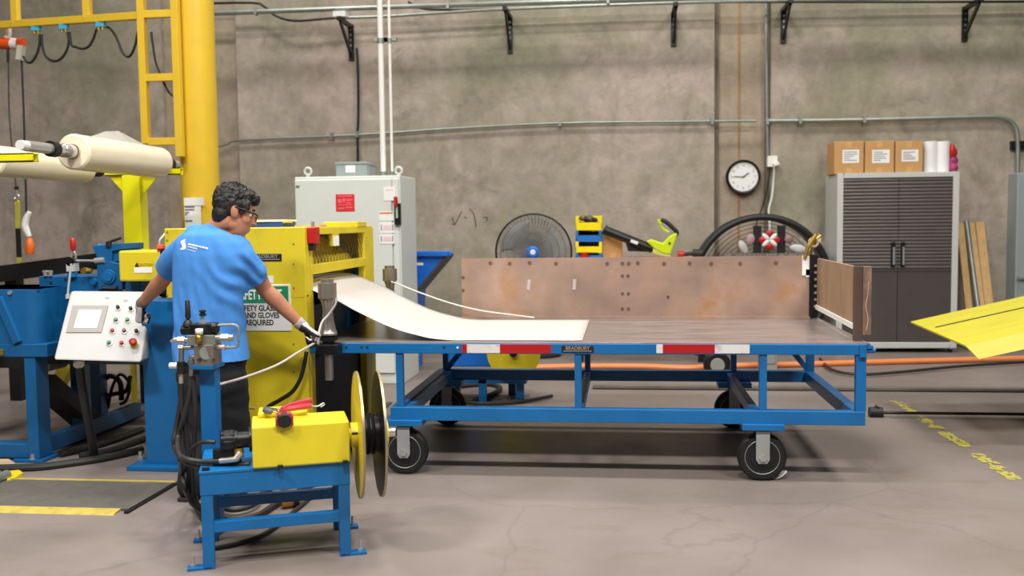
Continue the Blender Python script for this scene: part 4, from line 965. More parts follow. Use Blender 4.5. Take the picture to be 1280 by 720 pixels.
# interlock box, sticker, button
ib = V((xm+.012, my+.07, 0)); z0, z1 = P(380, 309, my+.06).z, P(380, 284, my+.06).z
i_ = MB().bb(xm+.0, xm+.05, my+.035, my+.115, z0+.02, z1).build('interlock_box', RED, r, .006)
MB().cyl((xm+.025, my+.07, z1), (xm+.025, my+.07, z1+.03), .01).build('lock_shackle', STEEL, i_)
MB().bb(xm+.002, xm+.03, my+.05, my+.1, z0-.02, z0+.03).build('key', BLK, i_)
MB().lathe(P(201, 311, my+.1)-Z*.02, Z, [(0, .02), (.02, .02), (.022, .03), (.04, .026), (.045, .01)], 18).build('stop_button', mat('orange_red_button', (228, 90, 66), .4), r)
MB().tube([P(199, 308, my+.1), P(200, 300, my+.1), P(204, 295, my+.12), P(206, 292, my+.14)], .006, 6).build('button_wire', CABW, r)
MB().bb(P(196, 318, my).x, xl+.03, my+.04, my+.16, P(200, 322, my).z, P(200, 313.2, my).z).build('button_shelf', BLKM, r)
# nameplate
a, b = P(311, 326.5, my), P(352, 317, my)
n_ = MB().bb(a.x, b.x, my-.006, my+.002, a.z, b.z).build('nameplate', NPL, r, .003)
text('BRADBURY', .026, V(((a.x+b.x)/2, my-.0065, (a.z+b.z)/2+.005)), X, Z, NPT, n_, 'nameplate_lettering', sx=1.15, bold=.0006)
MB().bb(a.x+.015, b.x-.01, my-.0075, my-.005, a.z+.007, a.z+.012).build('nameplate_line', NPT, n_)
MB().bb(P(333, 348, my).x, P(341.5, 348, my).x, my-.002, my+.001, P(333, 354, my).z, P(333, 345, my).z).build('small_sticker', PAPER, r)
text('ALLOWED', .012, P(336, 342.5, my-.001), X, Z, YINK, r, 'faint_lettering') if False else None
# sign
a, b = P(286.5, 413.5, my), P(363, 355.5, my); cx = P(324.5, 380, my).x
s_ = MB().bb(a.x, b.x, my-.005, my+.002, a.z, b.z).build('safety_sign', WHITE, r, .002)
g0, g1 = P(289.5, 379, my), P(360.5, 357.5, my)
MB().bb(g0.x, g1.x, my-.0065, my-.004, g0.z, g1.z).build('sign_header', GREEN, s_, .003)
text('SAFETY FIRST', .077, V((cx, my-.0066, (g0.z+g1.z)/2-.002)), X, Z, PAPER, s_, 'header_lettering', sx=.58, bold=.002)
for i, t_ in enumerate(('SAFETY GLASSES', 'AND GLOVES', 'REQUIRED')):
    py = (385.5, 394.3, 403.3)[i]
    text(t_, .043, V((P((324.5, 327, 325)[i], py, my).x, my-.0052, P(324, py, my).z)), X, Z, INK, s_, 'sign_lettering', sx=.8, bold=.0012)
for zz in (305, 330, 360, 395, 430, 465):
    MB().cyl(P(367, zz, my-.003), P(367, zz, my+.01), .004, n=8).build('screw', DARK, r)
for px, py in ((209, 290), (209, 300), (209, 336), (209, 369)): MB().cyl(P(px, py, my-.004), P(px, py, my+.01), .006, n=8).build('screw', YINK, r)
pipe('machine_cable', [P(383, 440, 5.12), P(381, 452, 5.1), P(376, 472, 5.09), P(366, 489, 5.09), P(350, 500, 5.09), P(336, 508, 5.1), P(325, 520, 5.12)], .012, BLK, 'black cable drooping across the yellow machine leg', 'cable')
# things lying on the machine top
zt_ = ztop-.004
bd = one(MB().box((P(338, 273, 5.75).x, 5.75, zt_+.02), (.24, .2, .035)), 'binder', BLUEP, 'blue binder lying on the yellow machine top', 'binder', bevel=.004)
MB().box((P(340, 273, 5.75).x, 5.75, zt_+.043), (.25, .22, .012), Matrix.Rotation(.05, 3, 'Z')).build('papers', PAPER, bd)
MB().box((P(361, 273, 5.72).x, 5.7, zt_+.035), (.02, .12, .012)).build('yellow_flap', YEL2, bd)
one(MB().box((P(431, 275, 6.3).x-.0, 6.3, zt_+.016), (.24, .22, .034)), 'yellow_tray', YEL2, 'flat yellow tray lying at the rear of the machine top', 'tray', bevel=.004)
one(MB().box((P(394, 278, 6.0).x-.05, 6.0, zt_+.008), (.2, .16, .016)), 'brown_folder', CORK, 'thin brown folder on the machine top by the red interlock', 'folder')

# ================================================================== blue transfer cart
yF, yB = 5.18, 6.62
q = lambda px, py, y=yF: P(px, py, y)
xL, xLs, xR = q(385, 435).x, q(488, 520).x, q(1083, 435).x
zD = q(800, 428.5).z; zr = q(800, 443).z; zl1, zl0 = q(800, 512).z, q(800, 529).z
r = thing('transfer_cart', 'long blue steel platform cart with striped rail and four casters', 'cart', ((xL+xR)/2, (yF+yB)/2, 0))
cart = r
MB().bb(xL, xR+.02, yF+.004, yB, zD-.012, zD).build('deck', DECK, r, .002)
for y0, y1, nm in ((yF, yF+.06, 'front_rail'), (yB-.06, yB, 'rear_rail')): MB().bb(xL, xR, y0, y1, zr, zD-.006).build(nm, BLUE, r, .004)
for x0 in (xL, xR-.06): MB().bb(x0, x0+.06, yF+.058, yB-.058, zr, zD-.012).build('end_rail', BLUE, r, .004)
for k in range(5):
    x0 = xL+(xR-xL)*(k+1)/6; MB().bb(x0-.025, x0+.025, yF+.05, yB-.05, zr+.005, zD-.012).build('cross_member', BLUE, r)
MB().bb(xLs, xR, yF, yF+.06, zl0, zl1).build('front_lower_rail', BLUE, r, .004)
MB().bb(xLs, xR, yB-.06, yB, zl0, zl1).build('rear_lower_rail', BLUE, r, .004)
for x0 in (xLs, xR-.06): MB().bb(x0, x0+.06, yF+.058, yB-.058, zl0, zl1).build('end_lower_rail', BLUE, r, .004)
for px in (499, 722.5, 954.5, 1077):
    xx = q(px, 480).x; hw = .019 if px < 1050 else .026
    for y0 in (yF+.008, yB-.052): MB().bb(xx-hw, xx+hw, y0, y0+.044, zl1-.002, zr+.002).build('post', BLUE, r, .003)
# rear diagonal braces
for px in (505, 722.5, 948):
    xa = q(px, 480).x; MB().bb(xa-.022, xa+.022, yF+.058, yB-.058, zl0+.004, zl1-.012).build('lower_cross_member', BLUE, r, .003)
for px, sg in ((499, 1), (1077, -1)):
    xa = q(px, 480).x; MB().beam((xa, yB-.03, zl1-.01), (xa+sg*.26, yB-.03, zr+.01), .035, .035).build('brace', BLUE, r)
# reflective tape and nameplate
TR_ = mat('red_reflective_tape', (176, 22, 28), .35, var=.06); TW_ = mat('white_reflective_tape', (222, 220, 218), .35, var=.03, dirt=(120, 125, 135), dirt_amt=.6, dscale=14)
for x0, x1, m in ((577.5, 583.5, TR_), (583.5, 625, TW_), (625, 689, TR_), (820.5, 828.5, TW_), (828.5, 893.5, TR_), (893.5, 937, TW_)):
    a, b = q(x0, 441.5), q(x1, 430.8)
    z0, z1 = q(700 if x0 < 750 else 870, 441.6).z, q(700 if x0 < 750 else 870, 430.6).z
    MB().bb(a.x, b.x, yF-.0015, yF+.001, z0, z1).build('reflective_tape', m, r)
a, b = q(702, 440.5), q(742, 432)
n_ = MB().bb(a.x, b.x, yF-.004, yF+.001, a.z, b.z).build('nameplate', NPL, r, .003)
text('BRADBURY', .026, V(((a.x+b.x)/2, yF-.0045, (a.z+b.z)/2+.004)), X, Z, NPT, n_, 'nameplate_lettering', sx=1.0, bold=.0005)
MB().bb(a.x+.01, b.x-.01, yF-.005, yF-.003, a.z+.006, a.z+.010).build('nameplate_line', NPT, n_)
MB().cyl(q(572, 434.5)-Yv*.003, q(572, 434.5)+Yv*.005, .006).build('rivet', PAPER, r)
for px in (433, 452, 459, 555): MB().cyl(q(px, 434)-Yv*.003, q(px, 434)+Yv*.005, .007).build('bolt', DARK, r)
# casters
def caster(px, py, yy, xx=None):
    c = P(px, py, yy) if xx is None else V((xx, yy, .13)); c.z = .13; rad = .13
    g = MB().lathe((c.x, yy-.03, c.z), Yv, [(0, rad-.035), (.0, rad-.012), (.012, rad), (.048, rad), (.06, rad-.012), (.06, rad-.035)], 40).build('caster_wheel', BLK, r)
    MB().lathe((c.x, yy-.034, c.z), Yv, [(0, .03), (.0, .062), (.006, .066), (.007, .085), (.02, .09)], 32).build('hub', mat('dark_grey_hub', (48, 48, 52), .35, metal=.5), g)
    MB().torus((c.x, yy-.031, c.z), Yv, .092, .0025, 36, 6).build('hub_ring', GALV, g)
    f = MB()
    for y0 in (yy-.052, yy+.042): f.prism([(c.x-.036, y0, zl0-.03), (c.x+.036, y0, zl0-.03), (c.x+.036, y0, c.z-.01), (c.x+.022, y0, c.z-.032), (c.x-.022, y0, c.z-.032), (c.x-.036, y0, c.z-.01)], (0, .01, 0))
    f.bb(c.x-.036, c.x+.036, yy-.052, yy+.052, zl0-.04, zl0-.028)
    fo = f.build('caster_fork', mat('grey_fork', (168, 170, 172), .45, metal=.3), r, .002)
    MB().cyl((c.x, yy-.06, c.z), (c.x, yy+.06, c.z), .012).cyl((c.x, yy-.062, c.z), (c.x, yy-.05, c.z), .02, n=6).build('axle_bolt', STEEL, fo)
    MB().bb(c.x-.11, c.x+.11, yy-.07, yy+.07, zl0-.03, zl0+.004).build('mount_plate', BLUE, r, .003)
    return c.x
x1 = caster(952, 570, yF+.05); x2 = caster(507, 566, yF+.05)
caster(0, 0, yB-.07, x1); caster(0, 0, yB-.07, x2)
# small items at the right top corner
MB().bb(xR-.035, xR+.0, yF-.012, yF+.03, zr-.012, zD-.004).build('corner_bracket', BLUE, r, .003)
MB().cyl((xR+.0, yF+.02, zD-.04), (xR+.05, yF+.02, zD-.04), .014).bb(xR-.01, xR+.035, yF+.0, yF+.08, zD-.03, zD-.014).build('hitch', BLUE, r)
# back plate, corner post and end plate stand on the deck
yb = 6.52
b0, b1 = P(578, 397, yb), P(1012, 320.5, yb)
zt = P(800, 321.5, yb).z
pl = thing('side_plate', 'long rusty brown steel side plate standing along the cart back', 'plate', ((b0.x+b1.x)/2, yb, zD))
MB().bb(b0.x, b1.x, yb, yb+.02, zD-.001, zt).build('plate', RUST, pl)
MB().bb(b0.x, b1.x, yb-.03, yb+.001, zD-.001, zD+.012).build('foot_flange', RUST, pl)
for px in (613, 637, 662, 695, 759, 778, 786, 797, 830, 862, 889, 925, 970):
    p_ = P(px, 329+random.uniform(-.6, .6), yb); MB().cyl(p_-Yv*.003, p_+Yv*.005, .013, n=12).build('hole', mat('dark_rust_%d' % px, (104, 74, 68), .7, var=.2), pl)
for px, py in ((778, 345), (785, 345), (778, 367), (785.5, 367), (778, 386), (785.5, 386), (835, 371), (579, 347), (579, 363)):
    p_ = P(px, py, yb); MB().cyl(p_-Yv*.003, p_+Yv*.005, .011, n=12).build('hole', MATS['dark_rust_613'], pl)
for px, py, hh, an in ((661, 356, 13, .15), (718, 355.5, 13, .1)):
    p_ = P(px, py, yb-.001); MB().box(p_, (.022, .004, hh*.0055), Matrix.Rotation(an, 3, 'Y')).build('pale_sliver', mat('pale_sliver_metal', (205, 200, 200), .4, metal=.4), pl)  # two thin pale metallic slivers set on the plate face
cp = thing('corner_post', 'black bolted corner post between the two cart plates', 'post', (b1.x+.02, yb, zD))
MB().bb(b1.x-.002, b1.x+.05, yb-.02, yb+.025, zD-.001, zt+.01).build('angle', BLKM, cp, .002)
for k in range(7): 
    z_ = zD+.08+k*(zt-zD-.1)/7; MB().cyl((b1.x+.035, yb-.026, z_), (b1.x+.035, yb-.015, z_), .009, n=8).build('bolt', STEEL, cp)
xe = P(1070, 350, yF+.1).x
ep = thing('end_plate', 'tan weathered end plate closing the cart tail with brown front edge', 'plate', (xe, 5.9, zD))
ze0 = P(1069, 406, yF+.12).z; ze1 = P(1069, 333.5, yF+.12).z
xe0 = b1.x+.045
def endq(u, v, off=0.0):   # u along depth (front->back), v up
    y_ = yF+.13+(yb-.02-yF-.13)*u; x_ = xe+(xe0-xe)*u+off
    return V((x_, y_, ze0+.0+(ze1-ze0)*v))
MB().add([endq(0, 0), endq(1, 0), endq(1, 1), endq(0, 1), endq(0, 0, .022), endq(1, 0, .022), endq(1, 1, .022), endq(0, 1, .022)], [(0, 1, 2, 3), (4, 7, 6, 5), (0, 4, 5, 1), (3, 2, 6, 7), (1, 5, 6, 2), (0, 3, 7, 4)]).build('plate', RUST2, ep)
s0, s1 = endq(0, -.03, -.004), endq(1, -.03, -.004); MB().beam(s0, s1, .012, .028).build('white_strip', WHITE, ep)
MB().bb(xe-.006, xe+.032, yF+.085, yF+.14, zD-.001, ze1+.004).build('front_post', mat('dark_brown_steel', (78, 62, 54), .6, var=.2), ep, .002)
MB().bb(xe+.032, xe+.075, yF+.075, yF+.135, zD+.035, ze1+.004).build('edge_board', RUSTE, ep, .002)
MB().tube([V((xe+.05, yF+.074, zD+.06)), V((xe+.058, yF+.073, zD+.12)), V((xe+.046, yF+.073, zD+.19)), V((xe+.055, yF+.073, zD+.25)), V((xe+.06, yF+.073, zD+.32))], .0022, 5).build('weld_line', CORK, ep)
# clamp and tag on the corner
tg = P(1007.5, 332, yb-.004)
one(MB().box(tg, (.05, .003, .13)).box(tg+V((.012, 0, -.05)), (.025, .003, .05)), 'paper_tag', PAPER, 'torn white paper tag stuck at the plate corner', 'tag')
r = thing('spring_clamp', 'brass coloured spring clamp gripping the plate corner', 'clamp', P(1012, 321, yb))
MB().tube([P(1006, 323, yb-.01), P(1010, 309, yb-.01), P(1014, 302, yb-.01), P(1020, 293, yb-.01)], .013, 8).build('jaw', BRASS, r)
MB().tube([P(1011, 323, yb+.04), P(1015, 312, yb+.04), P(1017, 303, yb+.04), P(1026, 294, yb+.04)], .011, 8).build('jaw', BRASS, r)
MB().torus(P(1017, 303, yb+.015), Yv, .028, .009, 20, 6).build('spring', CORK, r)

# ================================================================== metal sheet curving out of the machine onto the deck
def sheet():
    # profile along X: from inside the machine, out and down to the deck
    y0, y1 = yF+.07, 6.36
    prof = [(xm-.30, zg0-.066), (xm-.1, zg0-.062)]
    for px, py in ((400, 367), (420, 375), (440, 386), (460, 396), (480, 405.5), (500, 413), (520, 418.5), (540, 423), (565, 427), (590, 428.3)):
        p_ = P(px, py, y0); prof.append((p_.x, max(p_.z, zD+.004)))
    pe = P(728, 426, y0)
    prof += [(P(640, 428, y0).x, zD+.004), (pe.x, zD+.004)]
    pts = catmull([V((a, 0, b)) for a, b in prof], 5)
    b = MB(); n = len(pts)
    def fn(u, v):
        p_ = pts[min(int(round(u*(n-1))), n-1)]
        crown = .02*math.sin(PI*v)*max(0, min(1, (p_.z-zD)/.3))
        return V((p_.x, y0+(y1-y0)*v, p_.z+crown))
    b.surf(fn, n-1, 12); return b
one(sheet(), 'metal_sheet', SHEET, 'pale galvanised metal sheet curving from the machine onto the cart deck', 'sheet', solid=.003)
# guide rollers
def spool(c, k, label, zb, block=True):
    r = thing('guide_roller', label, 'roller', (c.x, c.y, zb), 0, 'waisted steel guide rollers')
    prof = [(0, .046), (.002, .05), (.012, .05), (.014, .048), (.04, .041), (.08, .033), (.137, .027), (.17, .031), (.2, .041), (.205, .051), (.29, .051), (.292, .036), (.312, .036)]
    MB().lathe(c, Z, [(t*k, rr*k) for t, rr in prof], 32).build('spool', STEELW, r)
    MB().lathe(c-Z*.05*k, Z, [(0, .034*k), (.022*k, .034*k), (.022*k, .05*k), (.04*k, .05*k), (.05*k, .03*k)], 20).build('collar', BLKM, r)
    MB().cyl(c-Z*.25*k, c-Z*.04*k, .023*k, n=16).build('shaft', STEELW, r)
    if block: MB().bb(c.x-.065, c.x+.065, c.y-.035, c.y+.045, zr+.0, zD-.003).build('bracket', BLKM, r, .006)
    return r
sy = 5.135
pc = P(410.5, 419, sy); spool(pc, 1.0, 'waisted steel guide roller standing beside the gloved hand', zr)
pc2 = P(487, 332, 6.68); kk = 1.0; pc2.z -= .312
spool(pc2, kk, 'waisted steel guide roller standing beyond the curved sheet', zr)
one(MB().tube([P(489, 352, 6.6), P(500, 356, 6.55), P(520, 364, 6.5), P(560, 378, 6.46), P(600, 388, 6.44), P(640, 393.5, 6.42), P(668, 397, 6.40)], .005, 6), 'tie_cord', ROPE, 'white cord running from the far guide roller down to the deck', 'cord')

# ================================================================== floor things behind and right of the cart
# second reel stand seen through the cart
ry = 7.25
c = P(642, 446, ry); c.z = .33
r = thing('reel_stand', 'bright blue reel stand with yellow disc seen through the cart frame', 'reel stand', (P(612, 500, ry).x, ry, 0))
rad = (P(676, 446, ry).x-P(609, 446, ry).x)/2
cz_ = P(642, 441, ry).z; c.z = cz_
MB().lathe(c, Yv, [(0, .02), (0, rad), (.012, rad), (.012, .02)], 40).build('disc', YEL2, r)
MB().cyl(c-Yv*.03, c+Yv*.25, .03, n=16).build('axle', BLKM, r)
zt2_ = P(600, 445, ry+.15).z
a, b = P(556, 460, ry+.2), P(627, 460, ry+.2)
MB().bb(a.x, b.x, ry+.1, ry+.5, P(590, 461, ry).z, zt2_+.1).build('body', BLUEB, r, .01)
MB().bb(a.x, P(656, 470, ry).x, ry+.1, ry+.5, P(590, 482, ry).z, P(590, 474, ry).z).build('shelf', BLUE, r)
for px, y_ in ((603, ry+.1), (650, ry+.12), (570, ry+.45), (640, ry+.45)):
    p_ = P(px, 490, y_); MB().bb(p_.x-.03, p_.x+.03, y_, y_+.05, 0, P(590, 474, ry).z).build('leg', BLUE, r)
MB().prism([P(618, 440, ry+.05), P(628, 440, ry+.05), P(634, 466, ry+.05), P(624, 466, ry+.05)], (0, .05, 0)).build('guard_arm', BLKM, r)
pipe('floor_hose', [G(545, 495)+Z*.02, G(590, 503)+Z*.02, G(625, 490)+Z*.02, G(610, 483)+Z*.02, G(560, 487)+Z*.02], .02, HOSE, 'black hose coiled on the floor under the blue reel stand', 'hose')
pipe('floor_hose', [G(555, 500)+Z*.02, G(600, 508)+Z*.02, G(650, 505)+Z*.02, G(690, 498)+Z*.02], .014, HOSE, 'black hose trailing away from the blue reel stand', 'hose')
og = lambda x, y: G(x, y)+Z*.028
pipe('air_hose', [og(660, 463), og(720, 461.5), og(800, 461.5), og(860, 463.5), og(900, 461), og(1000, 459), og(1100, 456), og(1200, 453.5), og(1300, 451)], .026, OCH, 'orange air hose running across the floor behind the cart', 'hose')
pipe('floor_cable', [og(1025, 452), og(1040, 466), og(1075, 472), og(1130, 468.5), og(1200, 461.5), og(1300, 455)], .014, HOSE, 'thin black cord drooping across the floor below the orange hose', 'cord')
k0, k1 = G(740, 491), G(1320, 490)
tk = one(MB().bb(k0.x, k1.x, k1.y-.04, k1.y+.05, 0, .028), 'floor_track', mat('dull_grey_track', (122, 116, 108), .5, metal=.4, var=.15), 'grey metal cable track lying on the floor behind the cart', 'track')
MB().bb(k0.x, k1.x, k1.y-.05, k1.y-.04, 0, .01).build('track_edge', BLK, tk)
k0, k1 = G(1092, 521), G(1320, 520)
tk = one(MB().cyl((k0.x, k0.y, .03), (k1.x, k0.y, .03), .011, n=12), 'floor_rod', BLKM, 'dark steel rod running along the floor to the cart tail', 'rod')
MB().cyl((k0.x-.03, k0.y, .03), (k0.x+.06, k0.y, .03), .04, n=12).cyl((k0.x+.0, k0.y, .03), (k0.x+.03, k0.y, .075), .02).build('coupling', BLK, tk)
MB().bb(k0.x+.1, k1.x, k0.y-.05, k0.y-.03, 0, .006).build('floor_strip', GALV, tk)
p_ = P(897, 457, 8.6)
r = thing('hose_reel', 'small grey wheel-like reel beyond the cart', 'reel', (p_.x, 8.6, 0))
p_.z = .12
MB().lathe(p_, Yv, [(0, .03), (0, .1), (.02, .12), (.1, .12), (.12, .1), (.12, .03)], 24).build('rim', BLKM, r)
MB().lathe(p_-Yv*.01, Yv, [(0, .01), (0, .06), (.01, .065)], 20).build('hub', STEEL, r)
one(MB().bb(G(945, 461).x, G(945, 461).x+.16, 8.95, 9.1, 0, .33).bb(G(945, 461).x+.02, G(945, 461).x+.14, 8.94, 8.96, .08, .25), 'grey_jug', BEZEL, 'pale grey container standing beyond the cart frame', 'container', bevel=.01)
# crumpled scrap by the caster
s_ = MB(); c = G(966, 598)
s_.surf(lambda u, v: V((c.x+(u-.5)*.14, c.y+(v-.5)*.06, .006+.03*u*u+.012*math.sin(7*u+3*v))), 10, 4)
one(s_, 'paper_scrap', PAPER, 'crumpled white scrap under the caster wheel', 'scrap', solid=.002)
# ribbed mat under the machine tail
a, b = G(352, 520), G(470, 488)
mt_ = one(MB().bb(xm-.1, P(478, 495, 7).x, 5.9, 7.3, 0, .012), 'ribbed_mat', MATG, 'dark ribbed mat on the floor behind the reel discs', 'mat')
rb = MB()
for k in range(28): rb.bb(xm-.09, P(478, 495, 7).x-.01, 5.92+k*.049, 5.945+k*.049, .011, .017)
rb.build('rib', MATG, mt_)

# ================================================================== yellow tilted tray at right
A, B = P(1138, 402, 7.2), P(1207, 432, 6.05)
def tq(px, py, base, slope=.225):
    return None
sl = V((1, 0, .235)).normalized()
r = thing('tilted_tray', 'wide lemon yellow tilted metal tray rising towards the wall box', 'tray', (A.x+1.8, 6.6, 0))
L_ = 2.6
nn = sl.cross(B-A).normalized()
if nn.z < 0: nn = -nn
MB().prism([A, B, B+sl*L_, A+sl*L_], -nn*.012).build('top_sheet', YELF, r)
lip = V((.06, -.05, -.075))
MB().add([B, B+sl*L_, B+sl*L_+lip, B+lip, B-nn*.01, B+sl*L_-nn*.01, B+sl*L_+lip+V((0, .01, 0)), B+lip+V((0, .01, 0))], [(0, 3, 2, 1), (4, 5, 6, 7), (3, 7, 6, 2), (0, 4, 7, 3), (1, 2, 6, 5)]).build('front_lip', YELF, r)
for t_, l0, l1 in ((.36, .05, .9), (.72, .55, 2.2)):
    p0 = A.lerp(B, t_)+nn*.002; MB().beam(p0+sl*l0, p0+sl*l1, .012, .006).build('seam', DARK, r)
for l_ in (1.0, 2.3):
    for t_ in (.12, .88):
        p0 = A.lerp(B, t_)+sl*l_-nn*.02; MB().bb(p0.x-.04, p0.x+.04, p0.y-.04, p0.y+.04, 0, p0.z).build('leg', YEL2, r)

# ================================================================== anti-fatigue mat and floor bits at left
m0, m1, x1_ = G(80, 643).y, G(120, 602).y, (G(172, 640).x+G(218, 604).x)/2
r = thing('floor_mat', 'grey anti-fatigue mat with worn yellow edges where the worker stands', 'mat', (x1_-.9, (m0+m1)/2, 0))
MB().bb(-4.6, x1_-.012, m0+.072, m1-.028, 0, .012).build('surface', MATG, r)
MB().prism([(-4.6, m0, 0), (-4.6, m0+.075, 0), (-4.6, m0+.075, .013), (-4.6, m0+.02, .008)], (4.6+x1_-.06, 0, 0)).build('yellow_edge', MATY, r)
MB().prism([(-3.42, m1-.03, 0), (-3.42, m1+.05, 0), (-3.42, m1-.03, .013)], (3.42+x1_-.0, 0, 0)).build('yellow_edge', MATY, r)
MB().prism([(x1_-.02, m0+.03, 0), (x1_+.0, m0+.03, 0), (x1_+.0, m1, 0), (x1_-.02, m1, 0), ], (0, 0, .012)).build('side_edge', BLK, r)
one(MB().cyl(G(-25, 615)+Z*.03, G(9, 600)+Z*.03, .028, n=14), 'grey_pipe', GALV, 'short grey pipe end on the floor at the mat corner', 'pipe')
o = one(MB().prism([G(9, 605), G(9, 593), G(24, 591.5), G(29, 595), G(20, 601)], (0, 0, .02)), 'yellow_wedge', YEL2, 'small yellow wedge on the floor beside the grey pipe', 'wedge')
one(MB().prism([G(-20, 592), G(-20, 580), G(12, 579), G(20, 584), G(10, 590)], (0, 0, .03)), 'rag', CORK, 'pale rag on the floor under the blue frame', 'rag', bevel=.01)

# ================================================================== foreground reel stand (rotated about 20 degrees)
FL, FR, BLk = G(254, 713), G(440, 699), G(262, 678)
ang = math.radians(21.2); SL = (FR-FL).length
ex_ = V((math.cos(ang), math.sin(ang), 0)); ey_ = V((-math.sin(ang), math.cos(ang), 0))
SD = max(.36, (BLk-FL).dot(ey_)+.05)
ST = Matrix.Translation(FL) @ Matrix.Rotation(ang, 4, 'Z'); STI = ST.inverted()
zT = P(251, 590, FL.y).z
st = thing('reel_stand', 'blue four-legged stand with yellow gearbox and reel, bolted down in front of the worker', 'reel stand', FL, ang)
S = lambda: MB(ST)
lw = .047
for (x, y, sx) in ((0, 0, -1), (SL-lw, 0, 1), (0, SD-lw, -1), (SL-lw, SD-lw, 1)):
    S().bb(x, x+lw, y, y+lw, 0, zT-.03).build('leg', BLUE, st, .004)
    f0, f1 = (x-.062, x+lw*.9) if sx < 0 else (x+lw*.1, x+lw+.065)
    ft = S().bb(f0, f1, y, y+.05, 0, .012).build('foot', BLUE, st, .002)
    bx = x-.04 if sx < 0 else x+lw+.04
    S().cyl((bx, y+.025, .01), (bx, y+.025, .055), .006).cyl((bx, y+.025, .012), (bx, y+.025, .022), .012, n=6).build('anchor_bolt', STEEL, ft)
S().bb(-.004, SL+.004, -.004, SD+.004, zT-.012, zT).build('top_plate', BLUE, st, .002)
S().bb(-.002, SL+.002, -.002, .04, zT-.1, zT-.011).build('front_apron', BLUE, st, .003)
S().bb(-.002, SL+.002, SD-.04, SD+.002, zT-.1, zT-.011).build('rear_apron', BLUE, st, .003)
for x in (0, SL-.04): S().bb(x, x+.04, .039, SD-.039, zT-.1, zT-.012).build('side_apron', BLUE, st, .003)
zr0, zr1 = .15, .195
S().bb(lw-.002, SL-lw+.002, .004, lw-.004, zr0, zr1).build('front_stretcher', BLUE, st, .003)
S().bb(lw-.002, SL-lw+.002, SD-lw+.004, SD-.004, zr0, zr1).build('rear_stretcher', BLUE, st, .003)
# gearbox
c0 = STI @ G(316, 585.5, zT); c1 = STI @ G(438, 578, zT)
gx0, gx1, gy0 = c0.x, c1.x, (c0.y+c1.y)/2; gy1 = gy0+.235
gz = (P(316, 534, (ST @ V((gx0, gy0, 0))).y)).z
gb = S().bb(gx0, gx1, gy0, gy1, zT-.001, gz).build('gearbox', YEL, st, .007)
for bx in (gx0+.11, gx1-.02): S().box((bx, gy0-.008, zT+.004), (.022, .018, .012)).build('clip', BLKM, gb, .002)
S().box((.022, .018, zT+.006), (.03, .018, .012)).build('latch', BLKM, st, .002)
# motor
ym = gy0+.11; zm = zT+.115
zm = P(292, 550, (ST @ V((gx0-.06, ym, 0))).y).z
mo = S().lathe((gx0, ym, zm), (-1, 0, 0), [(0, .052), (.012, .052), (.013, .034), (.06, .034), (.061, .04), (.075, .04), (.076, .043), (.125, .043), (.128, .036)], 24).build('motor', BLKM, st)
for k in range(8):
    a = k*PI/4; S().cyl((gx0-.128, ym+.036*math.cos(a), zm+.036*math.sin(a)), (gx0-.07, ym+.036*math.cos(a), zm+.036*math.sin(a)), .009, n=8).build('motor_lug', BLKM, mo)
S().cyl((gx0-.055, ym-.02, zm-.03), (gx0-.055, ym-.02, zm-.07), .02, n=10).cyl((gx0-.055, ym-.02, zm-.075), (gx0-.1, ym-.02, zm-.08), .014, n=10).build('elbow_fitting', BRASS, mo)
S().box((gx0-.09, ym+.03, zT+.02), (.09, .03, .03)).build('blue_bracket', mat('pale_blue_bracket', (96, 140, 200), .5), st, .004)
S().bb(gx0-.16, gx0-.05, ym-.015, ym+.03, zT-.001, zm-.036).build('motor_saddle', BLKM, st)
# reel
ax = V((0, gy0+.10, 0)); axw = ST @ ax
d1 = STI @ RP(447.5, 543, axw, ey_); d2 = STI @ RP(473.5, 541, axw, ey_)
az = d1.z; R_ = .272
axp = lambda x: (x, ax.y, az)
S().lathe(axp(gx1-.002), (1, 0, 0), [(0, .03), (d1.x-gx1-.03, .03), (d1.x-gx1-.03, .052), (d1.x-gx1+.002, .052)], 24).build('hub_collar', YEL, st)
def disc(x, m_out, m_in, nm, flip):
    o = S()
    # shallow dished plate: yellow outside, dark inside, bare rim
    s_ = 1 if flip else -1
    o.lathe(axp(x), (1, 0, 0), [(-.004, .03), (-.004, R_-.01), (-.004, R_-.006)], 56, caps=False, mi=0 if not flip else 1)
    o.lathe(axp(x), (1, 0, 0), [(-.004, R_-.006), (-.005, R_), (.005, R_), (.004, R_-.006)], 56, caps=False, mi=2)
    o.lathe(axp(x), (1, 0, 0), [(.004, R_-.006), (.004, .03)], 56, caps=False, mi=1 if not flip else 0)
    return o.build(nm, [m_out, m_in, RIM], st)
DKI = mat('dark_disc_face', (40, 36, 38), .4, metal=.3, var=.2)
disc(d1.x, DISCY, DKI, 'reel_disc', False)
disc(d2.x, DISCY, DKI, 'reel_disc', True)
S().lathe(axp(d1.x+.004), (1, 0, 0), [(0, .08), (d2.x-d1.x-.008, .08)], 28).build('reel_core', BLKM, st)
for k in range(3): S().torus(axp(d1.x+.02+k*.02), (1, 0, 0), .083, .008, 32, 6).build('core_ring', BLK, st)
S().lathe(axp(d2.x+.004), (1, 0, 0), [(0, .056), (.032, .056), (.034, .05)], 28).build('end_hub', YEL, st)
S().cyl(axp(d2.x+.03), axp(d2.x+.07), .02, n=16).build('shaft_end', CHROME, st)
S().cyl((d1.x-.0055, ax.y-.047, az+.015), (d1.x-.03, ax.y-.047, az+.015), .006).build('set_screw', INK, st)
